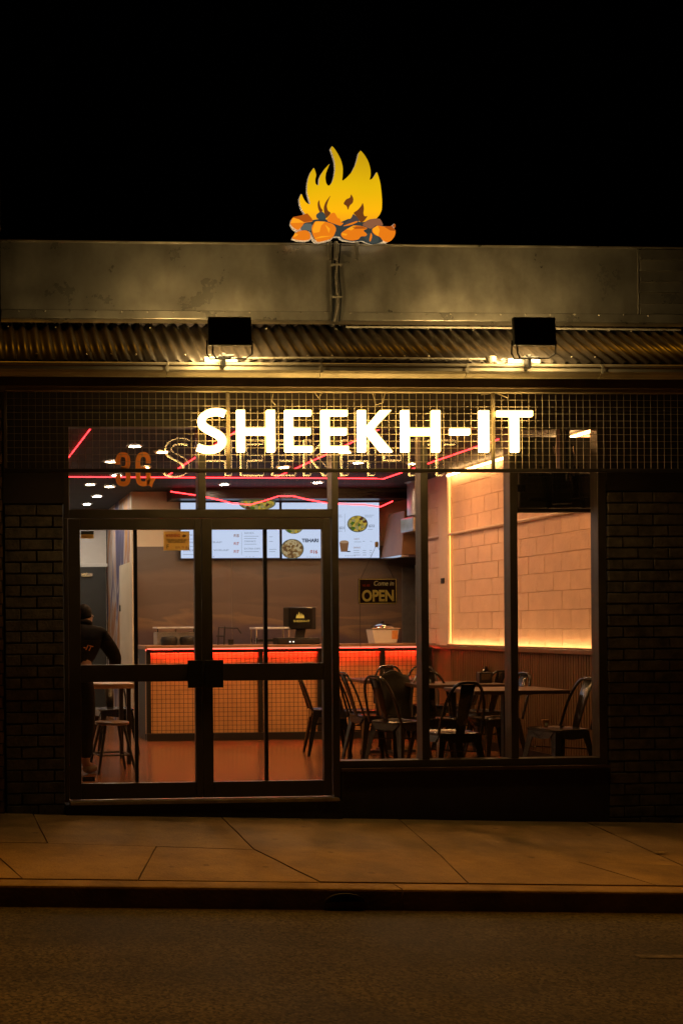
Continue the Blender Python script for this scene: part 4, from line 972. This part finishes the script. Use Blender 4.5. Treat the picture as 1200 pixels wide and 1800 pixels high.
# small lit side screen on the block wall (seen edge on)
p = atX(880, 835, WX-.25)
o = empty('wall_television', (WX-.03, p.y, p.z), label='slim wall television with a red picture, seen edge on at the block wall', cat='television')
MB().box((-.06, -.30, -.16), (-.02, .30, .17)).build('casing', BLACK, o, .004)
sc_ = MB().box((-.063, -.29, -.15), (-.0605, .29, .16)).build('screen', emit('tv_red', (.30, .02, .02), .9), o)
for k, zz in enumerate((-.12, -.02, .06)): boxo('picture_band', (-.065, -.25, zz), (-.0635, .22-.1*k, zz+.03), emit('tv_band', (.55, .5, .7), 1.0), sc_)
boxo('arm', (-.019, -.06, -.06), (.029, .06, .06), BLACK, o)

# ------------------------------------------------------------------ television hung inside the right window, seen from behind
TY = .42
a, b_ = atY(897, 880, TY), atY(1060, 880, TY); zt, zb2 = atY(975, 768, TY).z, atY(975, 901, TY).z
o = empty('hanging_television', ((a.x+b_.x)/2, TY, zb2), label='large television hung from the ceiling in the right window, seen from behind', cat='television')
W, H = b_.x-a.x, zt-zb2
BK = mat('tv_back', (.085, .072, .055), .5, 0, .2, 5)
boxo('back_cover', (-W/2, .0, 0), (W/2, .035, H), BK, o, .008); boxo('electronics_bulge', (-W/2+.05, -.035, .03), (W/2-.05, .001, H*.52), mat('tv_bulge', (.03, .026, .02), .5, 0, .2, 5), o, .012)
boxo('screen', (-W/2+.01, .036, .01), (W/2-.01, .040, H-.01), mat('tv_glass', (.01, .01, .01), .1), o)
for dx in (-.13, .15): MB().bar((dx-.02, -.05, H*.60), (dx+.04, -.05, .03), .03, .012).build('mount_arm', BLACK, o)
for zz in (.10, H*.46): boxo('mount_rail', (-.27, -.066, zz), (.27, -.057, zz+.018), BLACK, o, .003)
boxo('mount_plate', (-.08, -.084, .06), (.08, -.067, H*.52), BLACK, o, .004)
MB().tube([(.045, -.075, H*.4), (.045, -.075, ZC-zb2)], .020, 12).build('ceiling_pole', BLACK, o)
hx = atY(972, 790, TY).x-(a.x+b_.x)/2; hz = atY(972, 792, TY).z-zb2
for s_ in (0, 1):
    x = hx+s_*.15; MB().tube([(x-.008, -.001, hz+.045), (x-.006, -.022, hz+.03), (x, -.022, hz-.03), (x+.01, -.001, hz-.045)], .008, 8).build('carry_handle', CHROME, o)
boxo('standby_light', (-W/2+.02, -.006, .07), (-W/2+.035, -.001, .10), emit('standby_red', (.8, .05, .03), .8), o)
boxo('power_box', (-W/2+.03, -.05, .16), (-W/2+.10, -.036, .22), BLACK, o, .005)
MB().tube([(W/2-.03, -.004, H*.5), (W/2-.02, -.02, H*.3), (W/2-.03, -.004, .02)], .005, 6).build('cable', BLACK, o)

# ------------------------------------------------------------------ decals and hanging sign on the glass
GY = .0185
def gp(x, y, Y=GY): return atY(x, y, Y)
ORANGE = vinyl('orange_vinyl', (1.0, .40, .11))
# number 36
p = gp(203, 855)
num = empty('number_decal', (p.x, GY, p.z), label='large orange number 36 on the glass above the left door', cat='number')
u = .0043
def stroke(name, pts, th, sm=2):
    q = [Vector((x, y)) for x, y in pts]
    for _ in range(sm):
        nq = [q[0]]
        for i in range(len(q)-1): nq += [q[i]*.75+q[i+1]*.25, q[i]*.25+q[i+1]*.75]
        q = nq+[q[-1]]
    Ls, Rs = [], []
    for i, p_ in enumerate(q):
        t = (q[min(i+1, len(q)-1)]-q[max(i-1, 0)]).normalized(); nn = Vector((-t.y, t.x)); Ls.append(p_+nn*th/2); Rs.append(p_-nn*th/2)
    mb = MB(); n = len(q); vs = [(v.x*u, 0, v.y*u) for v in Ls]+[(v.x*u, 0, v.y*u) for v in Rs]
    vs += [(x, -.0012, z) for x, _, z in vs]
    fs = []
    for i in range(n-1):
        fs += [(2*n+i, 3*n+i, 3*n+i+1, 2*n+i+1), (i, i+1, n+i+1, n+i), (i, 2*n+i, 2*n+i+1, i+1), (n+i, n+i+1, 3*n+i+1, 3*n+i)]
    fs += [(0, n, 3*n, 2*n), (n-1, 3*n-1, 4*n-1, 2*n-1)]
    mb.add(vs, fs); mb.build(name, ORANGE, num, fixn=True)
stroke('digit', [(5, 38), (5, 49), (9, 55), (14, 55.5), (20, 54), (22.5, 47), (22.5, 38), (20, 32), (14, 30.5), (10, 30.5)], 8.5)
stroke('digit', [(10, 30.0), (14, 30), (20.5, 28), (22.8, 22), (22.8, 12), (20, 5), (13.5, 4), (7, 5.5), (5, 11), (5, 20)], 8.5)
stroke('digit', [(58, 40), (58, 50), (54, 55), (49, 56), (42.5, 54), (40, 46), (40, 30), (40, 13), (42.5, 5.5), (49, 4), (55.5, 5.5), (58, 12), (58, 22), (55.5, 28), (49, 30), (42, 28)], 8.5)
MB().prism([(56*u, 10*u), (63*u, 15*u), (71*u, 14*u), (67*u, 7*u), (64*u, -2*u), (60*u, 1*u), (55*u, 3*u)], -.0012, 0).build('splash', ORANGE, num)
# warning sticker
def sticker(name, x0, x1, y0, y1, m_, label, cat, Y=-.0068):
    a, b_ = gp(x0, y1, Y), gp(x1, y0, Y)
    o = empty(name, (a.x, Y, a.z), label=label, cat=cat); W, H = b_.x-a.x, b_.z-a.z
    s_ = boxo('sheet', (0, -.001, 0), (W, 0, H), m_, o); return o, W, H
OY = vinyl('sticker_orange', (.97, .68, .26))
INK = mat('ink_brown', (.10, .03, .01), .6, 0, 0); INKR = mat('ink_red', (.42, .05, .01), .6, 0, 0)
o, W, H = sticker('warning_sticker', 288, 333, 934, 967.5, OY, 'orange warning sticker on the left door glass', 'sticker')
text('lettering', 'WARNING', H*.24, INKR, o, (W*.08, -.0016, H*.70), width=W*.56, bold=.001)
text('lettering', 'THIS AREA IS UNDER 24/7', H*.15, INK, o, (W*.11, -.0016, H*.50), width=W*.78)
text('lettering', 'VIDEO SURVEILLANCE', H*.15, INK, o, (W*.16, -.0016, H*.39), width=W*.68)
text('lettering', 'F', H*.30, INK, o, (W*.10, -.0016, H*.10), width=W*.08); text('lettering', '03 9.. 75 10', H*.16, INKR, o, (W*.45, -.0016, H*.10), width=W*.46)
MB().prism([(W*.70, H*.74), (W*.78, H*.84), (W*.88, H*.80), (W*.86, H*.72), (W*.78, H*.68)], -.0018, -.0011).build('camera_mark', INK, o)
o, W, H = sticker('notice_sticker', 142.5, 165, 933.5, 946.5, OY, 'small orange and grey notice at the top left of the left door', 'sticker')
boxo('header', (0, -.0018, H*.55), (W, -.0012, H), mat('ink_slate', (.05, .06, .07), .6, 0, 0), o)
for k in range(3): boxo('print_line', (W*.06, -.0018, H*(.12+.12*k)), (W*random.uniform(.5, .9), -.0012, H*(.15+.12*k)), INK, o)
o, W, H = sticker('notice_sticker', 145.5, 167, 1365.5, 1374, mat('ink_black', (.012, .010, .010), .5, 0, 0), 'small black notice at the bottom left of the left door', 'sticker')
for k in range(2): boxo('print_line', (W*.2, -.0018, H*(.3+.3*k)), (W*.8, -.0012, H*(.40+.3*k)), mat('ink_tan', (.20, .14, .09), .6, 0, 0), o)
# OPEN sign on a cord
OYY = .06
a, b_ = atY(630, 1062, OYY), atY(697, 1016.5, OYY); W, H = b_.x-a.x, b_.z-a.z
o = empty('open_sign', (a.x, OYY, a.z), label='hanging black board reading Come in OPEN in the window', cat='sign')
bd = boxo('board', (0, 0, 0), (W, .008, H), mat('open_board', (.030, .008, .010), .4, 0, .1, 8), o, .003)
OCR = mat('open_cream', (.92, .72, .32), .5, 0, 0); OWH = mat('open_white', (.85, .78, .70), .5, 0, 0)
mb = MB(); t_ = .005
for r_ in ((.004, W-.004, .004, .004+t_), (.004, W-.004, H-.004-t_, H-.004), (.004, .004+t_, .004, H-.004), (W-.004-t_, W-.004, .004, H-.004)): mb.box((r_[0], -.0016, r_[2]), (r_[1], -.0004, r_[3]))
mb.build('border', OCR, bd)
text('lettering', 'OPEN', H*.60, OCR, bd, (W*.085, -.0018, H*.12), width=W*.83, bold=.004)
text('lettering', 'Come in', H*.26, OWH, bd, (W*.385, -.0018, H*.72), width=W*.52, shear=.2, bold=.0006)
text('lettering', 'WE ARE', H*.13, INKR, bd, (W*.10, -.0018, H*.68), width=W*.20)
hk = atY(662, 957, OYY); hk = (hk.x-a.x, .004, hk.z-a.z)
MB().tube([(.02, .004, H), hk, (W-.02, .004, H)], .0022, 6).build('cord', BLACK, o)
MB().lathe([(.012, -.02), (.014, 0), (.012, .02)], 12, hk).build('suction_hook', mat('hook_clear', (.5, .35, .22), .3), o)
mb = MB().tube([(.012, .004, 0), (.014, .004, -.62)], .0016, 6); mb.build('cord', BLACK, o)

# ------------------------------------------------------------------ tables, chairs, stools
def make_chair():
    t = empty('metal_chair')
    # seat with dished pan and rolled edge
    pts = [(-.17, -.17), (.17, -.17), (.185, .15), (.13, .185), (-.13, .185), (-.185, .15)]
    q = rounded(pts, .05, 4); n = len(q)
    mb = MB(); vs = []
    for sc_, z in ((.60, .447), (.86, .449), (.97, .458), (1.0, .455), (1.0, .440), (.96, .436)): vs += [(x*sc_, y*sc_, z) for x, y in q]
    fs = [tuple(range(n))]+[(i*n+k, (i+1)*n+k, (i+1)*n+(k+1) % n, i*n+(k+1) % n) for i in range(5) for k in range(n)]+[tuple(5*n+k for k in range(n-1, -1, -1))]
    mb.add(vs, fs); mb.build('seat', STEELBLACK, t, smooth=True)
    for sx in (-1, 1):
        for sy in (-1, 1):
            # folded sheet leg: V section, wide at the top, tapering, splayed
            tp = Vector((sx*.155, sy*.150, .438)); bt = Vector((sx*.215, sy*(.215 if sy < 0 else .205), 0))
            vs = []
            for k, f in enumerate((0, .25, 1.0)):
                c = tp.lerp(bt, f); w = (.062, .044, .018)[k]
                vs += [c+Vector((-sx*w, 0, 0)), c+Vector((sx*.006, sy*.006, 0)), c+Vector((0, -sy*w, 0))]
            o = MB().add(vs, [(0, 1, 4, 3), (1, 2, 5, 4), (3, 4, 7, 6), (4, 5, 8, 7)]).build('leg', STEELBLACK, t)
            s_ = o.modifiers.new('thick', 'SOLIDIFY'); s_.thickness = .005
    for sy, nm in ((1, 'apron'), (-1, 'apron')):
        vs = [(-.15, sy*.165, .437), (.15, sy*.165, .437), (.10, sy*.172, .385), (0, sy*.172, .375), (-.10, sy*.172, .385)]
        o = MB().add(vs, [(0, 1, 2, 3, 4)]).build(nm, STEELBLACK, t); s_ = o.modifiers.new('thick', 'SOLIDIFY'); s_.thickness = .004
    for sx in (-1, 1):
        vs = [(sx*.165, -.15, .437), (sx*.165, .15, .437), (sx*.172, .10, .385), (sx*.172, 0, .375), (sx*.172, -.10, .385)]
        o = MB().add(vs, [(0, 1, 2, 3, 4)]).build('apron', STEELBLACK, t); s_ = o.modifiers.new('thick', 'SOLIDIFY'); s_.thickness = .004
    MB().tube([(-.165, -.15, .30), (.165, .15, .30)], .006, 6).build('cross_brace', STEELBLACK, t); MB().tube([(.165, -.15, .308), (-.165, .15, .308)], .006, 6).build('cross_brace', STEELBLACK, t)
    # hooped back tube
    pth = []
    for k in range(25):
        u_ = k/24; ang = math.pi*(1-u_)
        ca, sa = math.cos(ang), math.sin(ang)
        ex = (abs(ca)**.55)*(1 if ca >= 0 else -1)*(.175-.03*abs(sa)); ez = abs(sa)**.62
        pth.append((ex, -.165-.115*ez-.02*ez*ez, .45+.40*ez))
    MB().tube(pth, .0115, 8).build('back_frame', STEELBLACK, t, smooth=True)
    # central splat, widening to the top
    vs = []
    for f in (0, .33, .66, 1):
        y = -.165-.115*f-.02*f*f; z = .45+.385*f; w = .036+.022*f
        vs += [(-w, y, z), (0, y-.008, z), (w, y, z)]
    o = MB().add(vs, [(i*3+j, i*3+j+1, i*3+j+4, i*3+j+3) for i in range(3) for j in range(2)]).build('splat', STEELBLACK, t, smooth='all'); s_ = o.modifiers.new('thick', 'SOLIDIFY'); s_.thickness = .004
    return t
def seat_at(px, py): p = atZ(px, py, .45); return (p.x, p.y, 0)
chairs = [((980, 1281), 102, 'black metal chair by the slatted dado, rightmost in the window'),
          ((790, 1287), 4, 'black metal chair with its broad back splat towards the street, right of the narrow mullion'),
          ((868, 1262), 96, 'black metal chair behind the corner table, beside the right mullion'),
          ((655, 1257), -84, 'black metal chair facing right, near the left edge of the big window'),
          ((700, 1268), -62, 'black metal chair close to the glass under the open sign'),
          ((575, 1247), -100, 'black metal chair seen through the right door glass'),
          ((693, 1238), 172, 'black metal chair with its hooped back against the glowing counter front'),
          ((735, 1240), 150, 'black metal chair behind the narrow mullion, near the counter'),
          ((800, 1240), 60, 'black metal chair at the far table in front of the plain dado'),
          ((840, 1250), 20, 'black metal chair between the second table and the corner table'),
          ((628, 1249), -80, 'black metal chair just right of the door post, farther back'),
          ((765, 1262), 170, 'black metal chair facing the street, right of the narrow mullion')]
proto = make_chair()
for i, (pp, rz, lab) in enumerate(chairs):
    o = proto if i == 0 else copy_tree(proto)
    o.location = seat_at(*pp); o.rotation_euler = (0, 0, R(rz)); tag(o, lab, 'chair', 'black metal dining chairs')
def table(name, cx_, cy_, w, d, label, rz=0, legw=.055, h=.75):
    t = empty(name, (cx_, cy_, 0), R(rz), label, 'table', 'dark dining tables')
    boxo('tabletop', (-w/2, -d/2, h-.032), (w/2, d/2, h), WOOD, t, .004)
    boxo('column', (-legw/2, -legw/2, .03), (legw/2, legw/2, h-.045), BLACK, t, .004)
    boxo('top_plate', (-.16, -.16, h-.044), (.16, .16, h-.0325), BLACK, t)
    boxo('base_bar', (-.28, -.03, 0), (.28, .03, .03), BLACK, t, .004); boxo('base_bar', (-.03, -.26, .0), (.03, -.031, .028), BLACK, t, .004); boxo('base_bar', (-.03, .031, .0), (.03, .26, .028), BLACK, t, .004)
    return t
p = atZ(893, 1211, .75); table('dining_table', p.x, .95, .80, .62, 'dark wooden table in the corner by the slatted dado')
p = atZ(818, 1203, .75); table('dining_table', p.x, 2.0, .80, .62, 'dark wooden table in the middle of the window, behind the corner table')
p = atZ(690, 1194, .75); table('dining_table', p.x, 3.0, .70, .62, 'dark wooden table nearest the glowing counter')
# napkin box on the second table
p = atZ(838, 1199, .75)
o = empty('napkin_holder', (p.x, 1.95, .75), label='small black napkin holder on the middle table', cat='napkin holder')
boxo('case', (-.06, -.04, 0), (.06, .04, .10), BLACK, o, .006); boxo('slot', (-.045, -.042, .03), (.045, -.0405, .085), CHROME, o)
# cup on the right chair
p = atZ(957, 1279, .458)
o = empty('paper_cup', (p.x, p.y, .459), label='small tan cup standing on the rightmost chair', cat='cup')
MB().lathe([(.020, 0), (.027, .06), (.029, .062)], 16).build('body', mat('kraft', (.45, .25, .12), .7, 0, .1, 10), o, smooth=True)
boxo('sleeve_mark', (-.012, -.0285, .02), (.012, -.0265, .04), WHITE, o)
# dark jacket over the chair by the open sign
p = Vector(seat_at(716, 1262)); 
mb = MB(); nx, nz = 12, 12; vs = []
for j in range(nz+1):
    for i in range(nx+1):
        s_, t_ = i/nx-.5, j/nz
        vs.append((s_*.31*(1+.15*t_), .09*math.sin(s_*9+t_*3)*t_*.5+.02*math.sin(t_*11+s_*5), -.48*t_+.03*math.cos(s_*6)))
mb.add(vs, [(j*(nx+1)+i, j*(nx+1)+i+1, (j+1)*(nx+1)+i+1, (j+1)*(nx+1)+i) for j in range(nz) for i in range(nx)])
o = mb.build('draped_jacket', mat('jacket_cloth', (.011, .010, .007), .9, 0, .3, 6, .2, 30), smooth='all', loc=(p.x+.02, p.y+.42, .84)); s_ = o.modifiers.new('thick', 'SOLIDIFY'); s_.thickness = .014
tag(o, 'dark olive jacket draped over a chair back under the open sign', 'jacket')
# table and stools by the left door
p = atZ(188, 1201, .76)
t = empty('side_table', (p.x-.06, 2.55, 0), 0, 'light topped table seen low through the left door', 'table')
boxo('tabletop', (-.30, -.3, .715), (.30, .3, .76), mat('table_oak', (.42, .25, .12), .4, 0, .2, 5, stretch=(1, 8, 8)), t, .005)
for sx in (-1, 1):
    for sy in (-1, 1): boxo('leg', (sx*.25-.02, sy*.25-.02, 0), (sx*.25+.02, sy*.25+.02, .714), BLACK, t, .003)
def stool(px, py, label, h=.45):
    p = atZ(px, py, h); t = empty('stool', (p.x, p.y, 0), random.uniform(.1, .5), label, 'stool', 'low stools by the door')
    MB().lathe([(.13, h-.03), (.155, h-.022), (.155, h-.004), (.15, h)], 24).build('seat', mat('stool_wood', (.16, .09, .04), .3, 0, .2, 5), t, smooth=True)
    for sx in (-1, 1):
        for sy in (-1, 1): MB().tube([(sx*.085, sy*.085, h-.031), (sx*.17, sy*.17, 0)], [.015, .012], 8).build('leg', BLACK, t)
    c_ = [(.139*sx, .139*sy, .16) for sx, sy in ((-1, -1), (1, -1), (1, 1), (-1, 1))]
    for i in range(4): MB().tube([c_[i], c_[(i+1) % 4]], .008, 6).build('stretcher', BLACK, t)
    return t
stool(197, 1268, 'round wooden stool seen low through the left door')
p = atZ(212, 1252, .45)
o = copy_tree(proto); o.location = (p.x, p.y+.5, 0); o.rotation_euler = (0, 0, R(185)); tag(o, 'black metal chair behind the stool, seen through the left door', 'chair', 'black metal dining chairs')

# ------------------------------------------------------------------ person leaning over the table at the left door
def skin(name, chains, m_, parent=None, sub=2, root=0):
    vs, es, rs = [], [], []; idx = {}
    def vid(p, r_):
        k = tuple(round(c, 4) for c in p)
        if k not in idx: idx[k] = len(vs); vs.append(p); rs.append(r_)
        return idx[k]
    for ch in chains:
        prev = None
        for (p, r_) in ch:
            i = vid(p, r_)
            if prev is not None and prev != i: es.append((prev, i))
            prev = i
    me = bpy.data.meshes.new(name); me.from_pydata(vs, es, []); me.update()
    o = bpy.data.objects.new(name, me); C.objects.link(o); o.parent = parent; me.materials.append(m_)
    md = o.modifiers.new('skin', 'SKIN'); md.use_smooth_shade = True
    if not me.skin_vertices: 
        bm = bmesh.new(); bm.from_mesh(me); bm.verts.layers.skin.verify(); bm.to_mesh(me); bm.free()
    for i, sv in enumerate(me.skin_vertices[0].data):
        r_ = rs[i]; sv.radius = r_ if isinstance(r_, tuple) else (r_, r_); sv.use_root = (i == root)
    ss = o.modifiers.new('sub', 'SUBSURF'); ss.levels = sub; ss.render_levels = sub
    return o
SK = mat('skin_tone', (.28, .16, .10), .55, 0, .08, 10); HOOD = mat('hoodie_black', (.007, .006, .005), .85, 0, .25, 8, .15, 60, spec=.08); TRO = mat('trouser_black', (.006, .006, .006), .8, 0, .2, 8, spec=.08)
px_ = atY(150, 1110, 1.75).x
per = empty('person', (px_-.11, 1.66, -.0), R(-30), 'person in a black hoodie with orange back print, leaning over the table', 'person')
hip = (0, 0, .93); wst = (.0, .05, 1.05); chst = (.02, .17, 1.185); nk = (-.01, .27, 1.295); hd = (-.035, .33, 1.365); tp = (-.05, .36, 1.44)
sh = lambda s_: (s_*.175+.02, .18, 1.235-.03*s_); el = lambda s_: (s_*.27, .30, 1.03) if s_ > 0 else (s_*.26, .32, 1.02); wr_ = lambda s_: (s_*.14, .60, .845)
kn = lambda s_: (s_*.11, .03, .50); an = lambda s_: (s_*.12, -.04, .09); ft = lambda s_: (s_*.13, .10, .045)
hn = lambda s_: (s_*.10, .67, .815)
chains = [[(hip, .125), (wst, .12), (chst, .14), (nk, .058), (hd, .078), (tp, .075)]]
for s_ in (-1, 1):
    chains.append([(chst, .14), (sh(s_), .065), (el(s_), .044), (wr_(s_), .028), (hn(s_), .034)])
    h = Vector(hn(s_))
    for k, (dx, L) in enumerate([(-.026, .070), (-.009, .080), (.009, .076), (.026, .062)]):
        chains.append([(hn(s_), .034), (tuple(h+Vector((dx, .045, -.008))), .010), (tuple(h+Vector((dx*1.2, .045+L*.5, -.016))), .009), (tuple(h+Vector((dx*1.25, .045+L, -.03))), .007)])
    chains.append([(hn(s_), .034), (tuple(h+Vector((-s_*.042, .0, -.008))), .011), (tuple(h+Vector((-s_*.058, .035, -.018))), .009)])
    chains.append([(hip, .125), ((s_*.10, 0, .86), .09), (kn(s_), .06), (an(s_), .04), (ft(s_), .04)])
skin('body', chains, SK, per)
hc = [[((0, .0, .90), .15), (wst, .145), (chst, .165), ((-.01, .25, 1.265), .08)]]
for s_ in (-1, 1): hc.append([(chst, .165), (sh(s_), .085), (el(s_), .066), (tuple(Vector(el(s_)).lerp(Vector(wr_(s_)), .9)), .044)])
skin('hoodie', hc, HOOD, per)
skin('hood', [[((-.01, .17, 1.30), (.10, .05)), ((-.01, .23, 1.335), (.11, .05)), ((-.01, .28, 1.31), (.07, .04))]], HOOD, per, 2)
tr = [[((0, 0, .92), .135), ((0, .0, .86), .13)]]
for s_ in (-1, 1): tr.append([((0, .0, .86), .13), ((s_*.10, 0, .78), .10), (kn(s_), .078), ((s_*.12, -.035, .12), .058)])
skin('trousers', tr, TRO, per)
for s_ in (-1, 1): skin('shoe', [[((s_*.12, -.06, .055), .045), ((s_*.125, .03, .05), .048), ((s_*.135, .15, .04), .036)]], mat('shoe_tan', (.16, .12, .08), .7), per, 2)
skin('hair', [[((-.03, .285, 1.345), .06), ((-.04, .295, 1.395), .088), ((-.05, .325, 1.445), .086), ((-.05, .38, 1.46), .06)]], mat('hair_dark', (.008, .006, .005), .75, 0, .3, 30, .5, 120, spec=.15), per, 2)
for s_ in (-1, 1): skin('ear', [[((-.04+s_*.082, .325, 1.38), (.012, .02)), ((-.04+s_*.084, .32, 1.405), (.010, .018))]], SK, per, 1)
prt = text('back_print', 'SHEEKH-IT', .075, mat('print_orange', (.75, .28, .08), .6, 0, .3, 60), per, (-.15, -.035, 1.165), (R(58), R(14), 0), width=.34, bold=.001)

bpy.context.view_layer.update()
